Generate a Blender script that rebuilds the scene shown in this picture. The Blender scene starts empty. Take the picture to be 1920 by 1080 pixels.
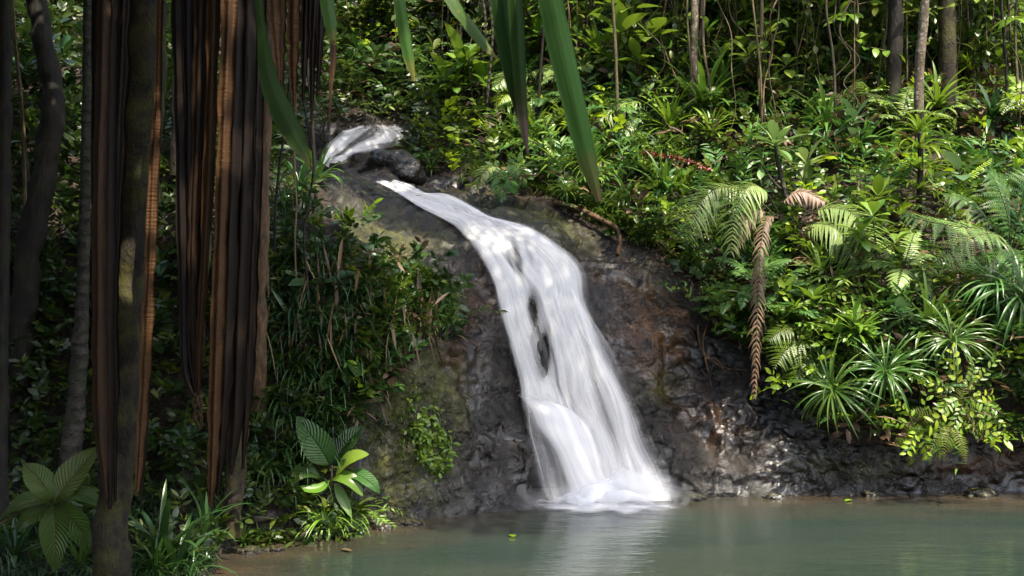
import bpy, math, random
import numpy as np
from mathutils import Vector, Matrix, Quaternion
from mathutils.bvhtree import BVHTree

random.seed(11)
rng = np.random.default_rng(11)
PI = math.pi
R = math.radians
scene = bpy.context.scene
COL = scene.collection

# ------------------------------------------------------------------ camera, world, sun, exposure
F = 2059.0                       # focal length in photo pixels (1920 wide)
CAMZ = 1.8
cam_d = bpy.data.cameras.new("camera")
cam = bpy.data.objects.new("camera", cam_d)
COL.objects.link(cam)
cam.location = (0, 0, CAMZ)
cam.rotation_euler = (PI / 2, 0, 0)
cam_d.sensor_width = 36
cam_d.lens = 36 * F / 1920
cam_d.clip_start = 0.05
cam_d.clip_end = 500
cam_d.dof.use_dof = True
cam_d.dof.focus_distance = 9.8
cam_d.dof.aperture_fstop = 8.0
scene.camera = cam

SUN_EL, SUN_AZ = R(62), R(142)    # azimuth clockwise from +Y (north): the sun is behind the camera, to the right
sund = Vector((math.cos(SUN_EL) * math.sin(SUN_AZ), math.cos(SUN_EL) * math.cos(SUN_AZ), math.sin(SUN_EL)))
world = bpy.data.worlds.new("World")
scene.world = world
world.use_nodes = True
wn = world.node_tree
wn.nodes.clear()
wo = wn.nodes.new("ShaderNodeOutputWorld")
wb = wn.nodes.new("ShaderNodeBackground")
ws = wn.nodes.new("ShaderNodeTexSky")
ws.sky_type = 'NISHITA'
ws.sun_disc = False
ws.sun_elevation = SUN_EL
ws.sun_rotation = SUN_AZ
ws.air_density = 1.0
ws.dust_density = 3.0
wb.inputs[1].default_value = 0.14
wn.links.new(ws.outputs[0], wb.inputs[0])
wn.links.new(wb.outputs[0], wo.inputs[0])
sl = bpy.data.lights.new("sun", 'SUN')
sl.energy = 3.5
sl.angle = R(0.8)
sl.color = (1.0, 0.93, 0.78)
so = bpy.data.objects.new("sun", sl)
COL.objects.link(so)
so.location = (5, -8, 20)
so.rotation_euler = sund.to_track_quat('Z', 'Y').to_euler()
scene.view_settings.view_transform = 'Standard'
scene.view_settings.look = 'None'
scene.view_settings.exposure = 1.7
scene.view_settings.gamma = 1
cy = scene.cycles
cy.use_denoising = True
cy.max_bounces = 7
cy.volume_bounces = 1
cy.diffuse_bounces = 3
cy.glossy_bounces = 2
cy.transmission_bounces = 4
cy.transparent_max_bounces = 16
cy.caustics_reflective = False
cy.caustics_refractive = False
cy.sample_clamp_indirect = 4

# ------------------------------------------------------------------ helpers
def P(px, py, d):
    return np.array([(px - 960) / F * d, d, CAMZ - (py - 540) / F * d])

def proj(p):
    p = np.asarray(p, float)
    return np.stack([960 + p[..., 0] / p[..., 1] * F, 540 + (CAMZ - p[..., 2]) / p[..., 1] * F], -1)

def _hash(ix, iy, iz, s):
    h = (ix.astype(np.int64) * 374761393 + iy.astype(np.int64) * 668265263 + iz.astype(np.int64) * 1274126177 + s * 974711) & 0x7fffffff
    h = ((h ^ (h >> 13)) * 1103515245 + 12345) & 0x7fffffff
    h = ((h ^ (h >> 16)) * 69069 + 1) & 0x7fffffff
    return (h / 0x7fffffff) * 2 - 1

def vnoise(p, s=0):
    i = np.floor(p).astype(np.int64)
    f = p - i
    f = f * f * f * (f * (f * 6 - 15) + 10)
    out = 0
    for a in (0, 1):
        wa = f[..., 0] if a else 1 - f[..., 0]
        for b in (0, 1):
            wb_ = f[..., 1] if b else 1 - f[..., 1]
            for c in (0, 1):
                wc = f[..., 2] if c else 1 - f[..., 2]
                out = out + wa * wb_ * wc * _hash(i[..., 0] + a, i[..., 1] + b, i[..., 2] + c, s)
    return out

def fbm(p, o=4, s=0, g=0.5):
    t, a = 0, 1.0
    for k in range(o):
        t = t + a * vnoise(p * (2 ** k) + 17.3 * k, s + k)
        a *= g
    return t

def norm(v):
    return v / np.maximum(np.linalg.norm(v, axis=-1, keepdims=True), 1e-9)

def inpoly(x, y, poly):
    x = np.asarray(x, float); y = np.asarray(y, float)
    ins = np.zeros(x.shape, bool)
    n = len(poly)
    for i in range(n):
        x0, y0 = poly[i]; x1, y1 = poly[(i + 1) % n]
        c = ((y0 > y) != (y1 > y)) & (x < (x1 - x0) * (y - y0) / ((y1 - y0) or 1e-9) + x0)
        ins ^= c
    return ins

def smooth(a, b, x):
    t = np.clip((x - a) / (b - a), 0, 1)
    return t * t * (3 - 2 * t)

class MB:
    """collects grids of vertices and turns them into ONE mesh"""
    def __init__(s):
        s.v, s.f, s.t, s.l, s.n = [], [], [], [], 0
    def grid(s, V, tint=0.5, luv=None, close=False):
        # V: (N,S,C,3)
        V = np.asarray(V, float)
        if V.ndim == 3: V = V[None]
        N, S, C = V.shape[:3]
        idx = np.arange(N * S * C).reshape(N, S, C) + s.n
        if close:
            idx2 = np.concatenate([idx, idx[:, :, :1]], 2)
        else:
            idx2 = idx
        q = np.stack([idx2[:, :-1, :-1], idx2[:, :-1, 1:], idx2[:, 1:, 1:], idx2[:, 1:, :-1]], -1).reshape(-1, 4)
        s.v.append(V.reshape(-1, 3)); s.f.append(q)
        tint = np.broadcast_to(np.asarray(tint, float).reshape(-1, 1, 1) if np.ndim(tint) <= 1 else np.asarray(tint, float), (N, S, C))
        s.t.append(tint.reshape(-1))
        if luv is None:
            uu, vv = np.meshgrid(np.linspace(-1, 1, C), np.linspace(0, 1, S))
            luv = np.stack([uu, vv, 0 * uu], -1)[None]
        s.l.append(np.broadcast_to(luv, (N, S, C, 3)).reshape(-1, 3))
        s.n += N * S * C
        return s
    def mesh(s, name, mat, smooth_=True):
        me = bpy.data.meshes.new(name)
        v = np.concatenate(s.v).astype(np.float32); f = np.concatenate(s.f).astype(np.int32)
        me.vertices.add(len(v)); me.vertices.foreach_set("co", v.ravel())
        me.loops.add(len(f) * 4); me.loops.foreach_set("vertex_index", f.ravel())
        me.polygons.add(len(f))
        me.polygons.foreach_set("loop_start", np.arange(0, len(f) * 4, 4, dtype=np.int32))
        me.polygons.foreach_set("use_smooth", np.full(len(f), smooth_, dtype=bool))
        a = me.attributes.new("tint", 'FLOAT', 'POINT'); a.data.foreach_set("value", np.concatenate(s.t).astype(np.float32))
        a = me.attributes.new("luv", 'FLOAT_VECTOR', 'POINT'); a.data.foreach_set("vector", np.concatenate(s.l).astype(np.float32).ravel())
        me.update(calc_edges=True)
        if mat: me.materials.append(mat)
        return me
    def build(s, name, mat, parent=None, loc=None):
        o = bpy.data.objects.new(name, s.mesh(name, mat))
        COL.objects.link(o)
        if parent: o.parent = parent
        if loc is not None: o.location = loc
        return o

def add_attr(o, name, vals):
    a = o.data.attributes.new(name, 'FLOAT', 'POINT'); a.data.foreach_set("value", np.asarray(vals, np.float32).ravel())

def tag(o, label=None, cat=None, group=None, kind=None):
    if label: o["label"] = label
    if cat: o["category"] = cat
    if group: o["group"] = group
    if kind: o["kind"] = kind
    return o

def empty(name, loc=(0, 0, 0)):
    o = bpy.data.objects.new(name, None)
    o.empty_display_size = 0.1
    COL.objects.link(o); o.location = loc
    return o

# ---- leaf and stem shapes
def profile(shape, s):
    if shape == 'strap':  w = np.minimum(1, 0.55 + 3 * s) * (1 - s ** 4) ** 0.9
    elif shape == 'lance': w = np.sin(PI * np.clip(s, 0, 1) ** 0.75) ** 0.9
    elif shape == 'ellip': w = np.sin(PI * np.clip(s, 0, 1) ** 0.95) ** 0.75
    elif shape == 'obov':  w = np.sin(PI * np.clip(s, 0, 1) ** 1.45) ** 0.8
    elif shape == 'needle': w = np.minimum(1, 0.6 + 4 * s) * (1 - s) ** 0.6
    else: w = np.sin(PI * s)
    return np.maximum(w, 0.03)

def blades(mb, base, dirv, nrm, L, W, droop=0.5, nseg=4, shape='ellip', fold=0.25, tint=0.5, ncol=3, dp=1.0, wave=0.0):
    base = np.atleast_2d(base).astype(float); N = len(base)
    dirv = norm(np.broadcast_to(np.atleast_2d(dirv), (N, 3)))
    nrm = np.broadcast_to(np.atleast_2d(nrm), (N, 3))
    nrm = norm(nrm - (nrm * dirv).sum(-1, keepdims=True) * dirv)
    L = np.broadcast_to(np.asarray(L, float), (N,)); W = np.broadcast_to(np.asarray(W, float), (N,)); droop = np.broadcast_to(np.asarray(droop, float), (N,))
    s = np.linspace(0, 1, nseg + 1)
    th = droop[:, None] * s[None] ** dp
    tm = (th[:, 1:] + th[:, :-1]) / 2
    ds = L[:, None] / nseg
    a = np.concatenate([np.zeros((N, 1)), np.cumsum(np.cos(tm) * ds, 1)], 1)
    b = np.concatenate([np.zeros((N, 1)), np.cumsum(np.sin(tm) * ds, 1)], 1)
    pos = base[:, None] + a[..., None] * dirv[:, None] - b[..., None] * nrm[:, None]
    bn = np.sin(th)[..., None] * dirv[:, None] + np.cos(th)[..., None] * nrm[:, None]
    side = np.cross(dirv, nrm)[:, None, None]
    u = np.linspace(-1, 1, ncol)
    w = (W[:, None] * profile(shape, s)[None] / 2)
    fo = fold * np.abs(u) ** 1.3
    if wave:
        ph = rng.uniform(0, 6.28, (N, 1, 1))
        wv = wave * np.sin(s[None, :, None] * 9 + ph + u[None, None] * 1.5) * np.abs(u)
    else:
        wv = 0
    V = pos[:, :, None] + side * (u[None, None, :, None] * w[..., None, None]) + bn[:, :, None] * ((fo[None, None] + wv) * w[..., None])[..., None]
    uu, vv = np.meshgrid(u, s)
    luv = np.stack([np.broadcast_to(uu, (N,) + uu.shape), np.broadcast_to(vv, (N,) + vv.shape), np.broadcast_to((W / L)[:, None, None], (N,) + uu.shape)], -1)
    tint = np.broadcast_to(np.asarray(tint, float), (N,))
    mb.grid(V, tint, luv)

def polar(az, el):
    az = np.asarray(az, float); el = np.asarray(el, float)
    d = np.stack([np.cos(el) * np.cos(az), np.cos(el) * np.sin(az), np.sin(el)], -1)
    n = np.stack([-np.sin(el) * np.cos(az), -np.sin(el) * np.sin(az), np.cos(el)], -1)
    return d, n

def spline(pts, n):
    pts = np.asarray(pts, float)
    k = len(pts)
    if k == 2: return pts[0] + (pts[1] - pts[0]) * np.linspace(0, 1, n)[:, None]
    ext = np.concatenate([2 * pts[:1] - pts[1:2], pts, 2 * pts[-1:] - pts[-2:-1]])
    t = np.linspace(0, k - 1 - 1e-6, n); i = t.astype(int); f = (t - i)[:, None]
    p0, p1, p2, p3 = ext[i], ext[i + 1], ext[i + 2], ext[i + 3]
    return 0.5 * (2 * p1 + (p2 - p0) * f + (2 * p0 - 5 * p1 + 4 * p2 - p3) * f ** 2 + (3 * p1 - p0 - 3 * p2 + p3) * f ** 3)

def frames(pts):
    t = norm(np.gradient(pts, axis=0))
    ref = np.array([0.3, 1, 0.1]) if abs(t[:, 2]).mean() > 0.6 else np.array([0, 0, 1.0])
    a = norm(np.cross(t, ref)); b = np.cross(t, a)
    return t, a, b

def tube(mb, pts, rad, nseg=6, tint=0.5, lump=0.0, lscale=6.0, seed=0, cap=True):
    pts = np.asarray(pts, float)
    rad = np.broadcast_to(np.asarray(rad, float), (len(pts),)).copy()
    if cap:
        pts = np.concatenate([pts, pts[-1:] + (pts[-1:] - pts[-2:-1]) * 0.02]); rad = np.append(rad, rad[-1] * 0.02)
    t, a, b = frames(pts)
    an = np.linspace(0, 2 * PI, nseg, endpoint=False)
    V = pts[:, None] + rad[:, None, None] * (np.cos(an)[None, :, None] * a[:, None] + np.sin(an)[None, :, None] * b[:, None])
    if lump:
        dsp = 1 + lump * fbm(V * lscale, 3, seed)
        V = pts[:, None] + (V - pts[:, None]) * dsp[..., None]
    mb.grid(V[None], tint, None, close=True)

def frond(mb, stem_mb, path, l0, npin, nref=(0, -0.5, 0.85), fwd=0.5, sag=0.6, w=0.02, prof='fern', start=0.12, sub=0, rr=0.006, tint=0.5, tj=0.15, fold=0.2, grav=0.7):
    """a pinnate frond along a path; sub > 0 gives each pinna that many pairs of leaflets"""
    path = np.asarray(path, float)
    if len(path) < 12: path = spline(path, 24)
    k = len(path)
    tube(stem_mb, path, np.linspace(rr, rr * 0.25, k), 5, tint)
    u = np.linspace(start, 0.99, npin)
    i = u * (k - 1)
    pos = np.stack([np.interp(i, np.arange(k), path[:, c]) for c in range(3)], -1)
    T = norm(np.gradient(path, axis=0))
    t = norm(np.stack([np.interp(i, np.arange(k), T[:, c]) for c in range(3)], -1))
    n = np.asarray(nref, float) - (t @ np.asarray(nref, float))[:, None] * t
    n = norm(n)
    sd = np.cross(t, n)
    s = (u - start) / (0.99 - start)
    if prof == 'fern': ln = l0 * np.sin(PI * (0.12 + 0.86 * s ** 0.85)) ** 0.8
    elif prof == 'palm': ln = l0 * (0.55 + 0.45 * np.sin(PI * s)) * (1 - 0.35 * s ** 3)
    else: ln = l0 * (1 - s) ** 0.8 + 0.02
    for sg in (-1, 1):
        f = fwd + rng.normal(0, 0.12, npin)
        d = sg * sd * np.cos(f)[:, None] + t * np.sin(f)[:, None]
        up = np.array([0, 0, 1.0]) - d[:, 2:3] * d
        nn = norm(n * (1 - grav) + norm(up) * grav)
        nn = norm(nn - (nn * d).sum(-1, keepdims=True) * d)
        tt = tint + rng.normal(0, tj, npin)
        sg_ = sag * rng.uniform(0.7, 1.3, npin)
        LL = ln * rng.uniform(0.8, 1.1, npin) * np.where(rng.random(npin) < 0.06, 0.35, 1.0)
        if not sub:
            blades(mb, pos, d, nn, LL, w, sg_, 5, 'needle' if prof == 'palm' else 'lance', fold, tt)
        else:
            ss = np.linspace(0.06, 0.97, sub)
            th = sg_[:, None] * ss[None]
            a = (np.sin(th) / np.maximum(sg_[:, None], 1e-3)); b = ((1 - np.cos(th)) / np.maximum(sg_[:, None], 1e-3))
            pp = pos[:, None] + LL[:, None, None] * (a[..., None] * d[:, None] - b[..., None] * nn[:, None])
            td = np.cos(th)[..., None] * d[:, None] - np.sin(th)[..., None] * nn[:, None]
            tn = np.sin(th)[..., None] * d[:, None] + np.cos(th)[..., None] * nn[:, None]
            side2 = np.cross(td, tn)
            l2 = (LL[:, None] * 0.105 * (1 - ss[None] ** 2 * 0.8))
            blades(mb, pos, d, nn, LL, 0.004, sg_, 5, 'strap', 0.1, tt - .1)
            for g2 in (-1, 1):
                dd = g2 * side2 * 0.93 + td * 0.35
                blades(mb, pp.reshape(-1, 3), dd.reshape(-1, 3), tn.reshape(-1, 3), l2.reshape(-1), (l2 * 0.42).reshape(-1), 0.3, 2, 'needle', 0.1, np.repeat(tt, sub))

# ------------------------------------------------------------------ materials
class NT:
    def __init__(s, name):
        s.m = bpy.data.materials.new(name); s.m.use_nodes = True
        s.t = s.m.node_tree; s.t.nodes.clear()
        s.out = s.t.nodes.new("ShaderNodeOutputMaterial")
    def n(s, typ, ins=None, **kw):
        nd = s.t.nodes.new("ShaderNode" + typ)
        for k, v in kw.items(): setattr(nd, k, v)
        if ins:
            for k, v in ins.items():
                sk = nd.inputs[k]
                if isinstance(v, bpy.types.NodeSocket): s.t.links.new(v, sk)
                else: sk.default_value = v
        return nd
    def attr(s, name, o='Fac'): return s.n("Attribute", attribute_name=name).outputs[o]
    def math(s, op, a, b=None, c=None, clamp=False):
        nd = s.n("Math", operation=op, use_clamp=clamp)
        for i, v in enumerate((a, b, c)):
            if v is None: continue
            if isinstance(v, bpy.types.NodeSocket): s.t.links.new(v, nd.inputs[i])
            else: nd.inputs[i].default_value = v
        return nd.outputs[0]
    def mix(s, f, a, b, mode='MIX'):
        nd = s.n("Mix", data_type='RGBA', blend_type=mode)
        for i, v in ((0, f), (6, a), (7, b)):
            if isinstance(v, bpy.types.NodeSocket): s.t.links.new(v, nd.inputs[i])
            else: nd.inputs[i].default_value = v if i == 0 else (tuple(v) + (1,))[:4]
        return nd.outputs[2]
    def ramp(s, f, a, b):
        return s.n("MapRange", {0: f, 1: a, 2: b}, interpolation_type='SMOOTHSTEP').outputs[0]
    def noise(s, scale, det=4, vec=None, rough=0.55, dist=0.0):
        i = {"Scale": scale, "Detail": det, "Roughness": rough, "Distortion": dist}
        if vec is not None: i["Vector"] = vec
        return s.n("TexNoise", i).outputs[0]
    def pos(s): return s.n("NewGeometry").outputs["Position"]
    def objco(s): return s.n("TexCoord").outputs["Object"]
    def scaled(s, vec, sc):
        return s.n("VectorMath", {0: vec, 1: sc}, operation='MULTIPLY').outputs[0]
    def bump(s, h, strength=0.5, dist=0.02, nrm=None):
        i = {"Height": h, "Strength": strength, "Distance": dist}
        if nrm is not None: i["Normal"] = nrm
        return s.n("Bump", i).outputs[0]
    def done(s, sh):
        s.t.links.new(sh, s.out.inputs[0]); return s.m

def leaf_mat(name, c1, c2, tr=None, rough=0.4, trans=0.3, vein=0.0, spots=0.0, spotcol=(0.18, 0.12, 0.02), tip=None, vary=0.35, spec=0.5, rib=None, stripe=0.0, band=(0.03, 0.026, 0.006)):
    g = NT(name)
    col = g.mix(g.ramp(g.attr("tint"), 0.1, 0.9), c1, c2)
    luv = g.n("SeparateXYZ", {0: g.attr("luv", 'Vector')})
    u, v = luv.outputs[0], luv.outputs[1]
    rnd = g.n("ObjectInfo").outputs["Random"]
    hs = g.n("HueSaturation", {"Hue": g.math('MULTIPLY_ADD', rnd, 0.03, 0.485), "Saturation": 1.0, "Value": g.math('MULTIPLY_ADD', rnd, vary, 1 - vary / 2), "Color": col})
    col = hs.outputs[0]
    mot = g.noise(9, 3, g.pos())
    col = g.mix(g.math('MULTIPLY', g.ramp(mot, 0.45, 0.75), 0.35), col, g.mix(0.5, col, c2))
    if rib is not None:
        au = g.math('ABSOLUTE', u)
        col = g.mix(g.math('SUBTRACT', 1.0, g.ramp(au, 0.02, 0.09)), col, rib)
    if spots:
        sp = g.noise(14, 4, g.pos(), 0.6)
        col = g.mix(g.math('MULTIPLY', g.ramp(sp, 0.66, 0.74), spots), col, spotcol)
    if tip is not None:
        tn = g.math('MULTIPLY_ADD', g.noise(12, 3, g.pos()), 0.35, v)
        tt = g.ramp(tn, tip[0], tip[0] + 0.12)
        col = g.mix(g.math('MULTIPLY', g.math('SUBTRACT', g.ramp(tn, tip[0] - 0.12, tip[0]), 0.0), 0.6), col, band)
        col = g.mix(tt, col, tip[1])
    nrm = None
    if stripe:
        st = g.noise(1.0, 3, g.n("CombineXYZ", {0: g.math('MULTIPLY', u, 14.0), 1: g.math('MULTIPLY', v, 1.5), 2: rnd}).outputs[0], 0.6)
        col = g.mix(g.math('MULTIPLY', g.ramp(st, 0.4, 0.65), stripe * 0.6), col, g.mix(0.5, col, (0.025, 0.045, 0.006)))
        nrm = g.bump(st, 0.5, 0.004)
    if vein:
        ph = g.math('SUBTRACT', g.math('MULTIPLY', v, vein), g.math('MULTIPLY', g.math('ABSOLUTE', u), vein * 0.22))
        h = g.math('SINE', g.math('MULTIPLY', ph, 2 * PI))
        mid = g.math('MULTIPLY', g.ramp(g.math('ABSOLUTE', u), 0.0, 0.1), 1.5)
        nrm = g.bump(g.math('ADD', g.math('MULTIPLY', h, 0.5), mid), 0.9, 0.006)
        col = g.mix(g.math('MULTIPLY', g.ramp(h, 0.75, 1.0), 0.4), col, g.mix(0.6, col, (c2[0] * 1.6, c2[1] * 1.5, c2[2] * 1.5)))
    i = {"Base Color": col, "Roughness": rough, "Specular IOR Level": spec}
    if nrm is not None: i["Normal"] = nrm
    pb = g.n("BsdfPrincipled", i)
    if trans:
        tcol = g.mix(0.5, col, tr) if tr else col
        tl = g.n("BsdfTranslucent", {"Color": tcol})
        return g.done(g.n("MixShader", {0: trans, 1: pb.outputs[0], 2: tl.outputs[0]}).outputs[0])
    return g.done(pb.outputs[0])

M = {}
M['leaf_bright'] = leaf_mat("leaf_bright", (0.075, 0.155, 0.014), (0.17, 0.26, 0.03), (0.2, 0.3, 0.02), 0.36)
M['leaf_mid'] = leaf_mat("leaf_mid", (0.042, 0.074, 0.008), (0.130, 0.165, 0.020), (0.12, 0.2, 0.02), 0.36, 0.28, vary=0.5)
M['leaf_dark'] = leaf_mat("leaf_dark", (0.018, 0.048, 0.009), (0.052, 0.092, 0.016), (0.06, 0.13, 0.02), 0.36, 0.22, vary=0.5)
M['leaf_pale'] = leaf_mat("leaf_pale", (0.12, 0.2, 0.06), (0.24, 0.32, 0.11), (0.2, 0.32, 0.05), 0.42, 0.25)
M['leaf_yellow'] = leaf_mat("leaf_yellow", (0.20, 0.32, 0.012), (0.32, 0.43, 0.02), (0.4, 0.5, 0.02), 0.4, 0.42)
M['leaf_big'] = leaf_mat("leaf_big", (0.07, 0.14, 0.022), (0.16, 0.22, 0.045), (0.14, 0.2, 0.03), 0.36, 0.28, vein=15, rib=(0.16, 0.12, 0.05))
M['leaf_bigdark'] = leaf_mat("leaf_bigdark", (0.02, 0.07, 0.015), (0.05, 0.11, 0.022), (0.08, 0.16, 0.02), 0.34, 0.22, vein=15)
M['leaf_over'] = leaf_mat("leaf_over", (0.008, 0.026, 0.002), (0.014, 0.040, 0.003), (0.03, 0.075, 0.004), 0.5, 0.2, stripe=0.8, spec=0.12, spots=0.7, tip=(1.12, (0.07, 0.04, 0.02)), vary=0.1)
M['strap'] = leaf_mat("strap", (0.035, 0.10, 0.014), (0.09, 0.18, 0.025), (0.13, 0.24, 0.02), 0.32, 0.28, vary=0.4)
M['strap_bright'] = leaf_mat("strap_bright", (0.09, 0.19, 0.016), (0.19, 0.29, 0.03), (0.22, 0.34, 0.02), 0.34, 0.32)
M['strap_dark'] = leaf_mat("strap_dark", (0.02, 0.065, 0.016), (0.05, 0.11, 0.03), (0.07, 0.14, 0.02), 0.28, 0.2)
M['grass'] = leaf_mat("grass", (0.03, 0.075, 0.008), (0.11, 0.16, 0.015), (0.14, 0.22, 0.02), 0.42, 0.25)
M['fern'] = leaf_mat("fern", (0.045, 0.12, 0.02), (0.10, 0.19, 0.035), (0.14, 0.25, 0.03), 0.42, 0.3)
M['fern_pale'] = leaf_mat("fern_pale", (0.13, 0.22, 0.05), (0.24, 0.33, 0.085), (0.24, 0.34, 0.05), 0.42, 0.3)
M['fern_dead'] = leaf_mat("fern_dead", (0.11, 0.07, 0.036), (0.22, 0.145, 0.08), (0.24, 0.13, 0.05), 0.6, 0.2)
M['dead_pink'] = leaf_mat("dead_pink", (0.3, 0.2, 0.13), (0.42, 0.3, 0.21), (0.3, 0.2, 0.1), 0.6, 0.2)
M['dry'] = leaf_mat("dry", (0.10, 0.06, 0.03), (0.26, 0.18, 0.10), (0.2, 0.12, 0.05), 0.6, 0.2, vary=0.6)
M['litter'] = leaf_mat("litter", (0.06, 0.03, 0.015), (0.2, 0.12, 0.06), None, 0.6, 0.1)
M['red'] = leaf_mat("red", (0.10, 0.015, 0.01), (0.2, 0.04, 0.02), None, 0.5, 0.0)
M['orange'] = leaf_mat("orange", (0.35, 0.14, 0.01), (0.45, 0.28, 0.02), None, 0.5, 0.1)

def bark(name, c1, c2, moss=(0.06, 0.07, 0.01), mossamt=0.4, scale=9, stretch=0.35, rings=0.0, spot=None):
    g = NT(name)
    p = g.objco()
    ps = g.scaled(p, (1, 1, stretch))
    n1 = g.noise(scale, 6, ps, 0.65, 0.4)
    n2 = g.noise(scale * 4, 4, ps, 0.6)
    col = g.mix(g.ramp(n1, 0.35, 0.68), c1, c2)
    col = g.mix(g.math('MULTIPLY', g.ramp(n2, 0.5, 0.8), 0.6), col, (c2[0] * 1.5, c2[1] * 1.45, c2[2] * 1.4))
    if spot: col = g.mix(g.ramp(g.noise(scale * 1.7, 3, p), 0.56, 0.62), col, spot)
    mn = g.noise(5, 5, p, 0.7)
    mm = g.math('MULTIPLY', g.ramp(mn, 0.5 - 0.1 * mossamt, 0.66), min(1.0, mossamt * 1.6))
    col = g.mix(mm, col, moss)
    h = g.math('ADD', n1, g.math('MULTIPLY', n2, 0.5))
    if rings:
        z = g.n("SeparateXYZ", {0: p}).outputs[2]
        rg = g.math('SINE', g.math('ADD', g.math('MULTIPLY', z, rings), g.math('MULTIPLY', n1, 5)))
        h = g.math('ADD', h, g.math('MULTIPLY', rg, 0.35))
    h = g.math('ADD', h, g.math('MULTIPLY', g.noise(60, 4, ps, 0.7), 0.25))
    b = g.bump(h, 1.0, 0.015)
    return g.done(g.n("BsdfPrincipled", {"Base Color": col, "Roughness": 0.75, "Normal": b, "Specular IOR Level": 0.3}).outputs[0])

M['bark_moss'] = bark("bark_moss", (0.008, 0.006, 0.004), (0.03, 0.020, 0.010), (0.055, 0.05, 0.010), 0.7, 14, 0.6)
M['bark_dark'] = bark("bark_dark", (0.007, 0.005, 0.004), (0.024, 0.017, 0.010), (0.03, 0.035, 0.01), 0.35)
M['bark_pale'] = bark("bark_pale", (0.018, 0.015, 0.011), (0.07, 0.058, 0.043), (0.04, 0.045, 0.012), 0.3, 16, 1.4, rings=70)
M['bark_mottle'] = bark("bark_mottle", (0.06, 0.042, 0.027), (0.17, 0.13, 0.09), (0.06, 0.06, 0.018), 0.3, 14, 0.8, spot=(0.28, 0.24, 0.19))
M['stem'] = bark("stem", (0.05, 0.045, 0.02), (0.13, 0.10, 0.05), (0.06, 0.08, 0.015), 0.3, 20, 0.3)
M['twig'] = bark("twig", (0.02, 0.016, 0.01), (0.07, 0.05, 0.03), (0.05, 0.06, 0.012), 0.3, 25, 0.3)
M['root'] = bark("root", (0.05, 0.03, 0.015), (0.16, 0.09, 0.045), (0.06, 0.05, 0.015), 0.2, 25, 0.3)
M['vine'] = bark("vine", (0.07, 0.05, 0.025), (0.2, 0.15, 0.08), (0.08, 0.08, 0.02), 0.2, 25, 0.2)

def dry_strap_mat():
    g = NT("dry_strap")
    l = g.n("SeparateXYZ", {0: g.attr("luv", 'Vector')})
    u, v = l.outputs[0], l.outputs[1]
    p = g.objco()
    col = g.mix(g.ramp(g.attr("tint"), 0.1, 0.9), (0.009, 0.005, 0.003), (0.072, 0.034, 0.0135))  # lighter tint also paints the orange highlights of lit straps
    fib = g.noise(1.0, 5, g.scaled(p, (70, 70, 3)), 0.7)
    col = g.mix(g.math('MULTIPLY', g.ramp(fib, 0.4, 0.7), g.math('MULTIPLY', g.attr('tint'), 0.5)), col, (0.11, 0.055, 0.024))
    blot = g.noise(7, 5, g.scaled(p, (1.5, 1.5, 0.5)), 0.65)
    col = g.mix(g.math('MULTIPLY', g.ramp(blot, 0.55, 0.7), 0.6), col, (0.015, 0.010, 0.008))
    fl = g.noise(55, 2, p)
    col = g.mix(g.math('MULTIPLY', g.ramp(fl, 0.74, 0.8), 0.3), col, (0.2, 0.17, 0.13))
    wv = g.noise(1.0, 3, g.scaled(p, (9, 9, 75)), 0.55, 0.3)
    wvm = g.math('MULTIPLY', wv, g.ramp(g.attr("tint"), 0.5, 0.8))
    h = g.math('ADD', g.math('MULTIPLY', wvm, 1.6), g.math('ADD', g.math('MULTIPLY', fib, 0.9), g.math('MULTIPLY', wv, 0.35)))
    b = g.bump(h, 0.8, 0.006)
    return g.done(g.n("BsdfPrincipled", {"Base Color": col, "Roughness": 0.5, "Normal": b, "Specular IOR Level": 0.14}).outputs[0])
M['dry_strap'] = dry_strap_mat()

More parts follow.
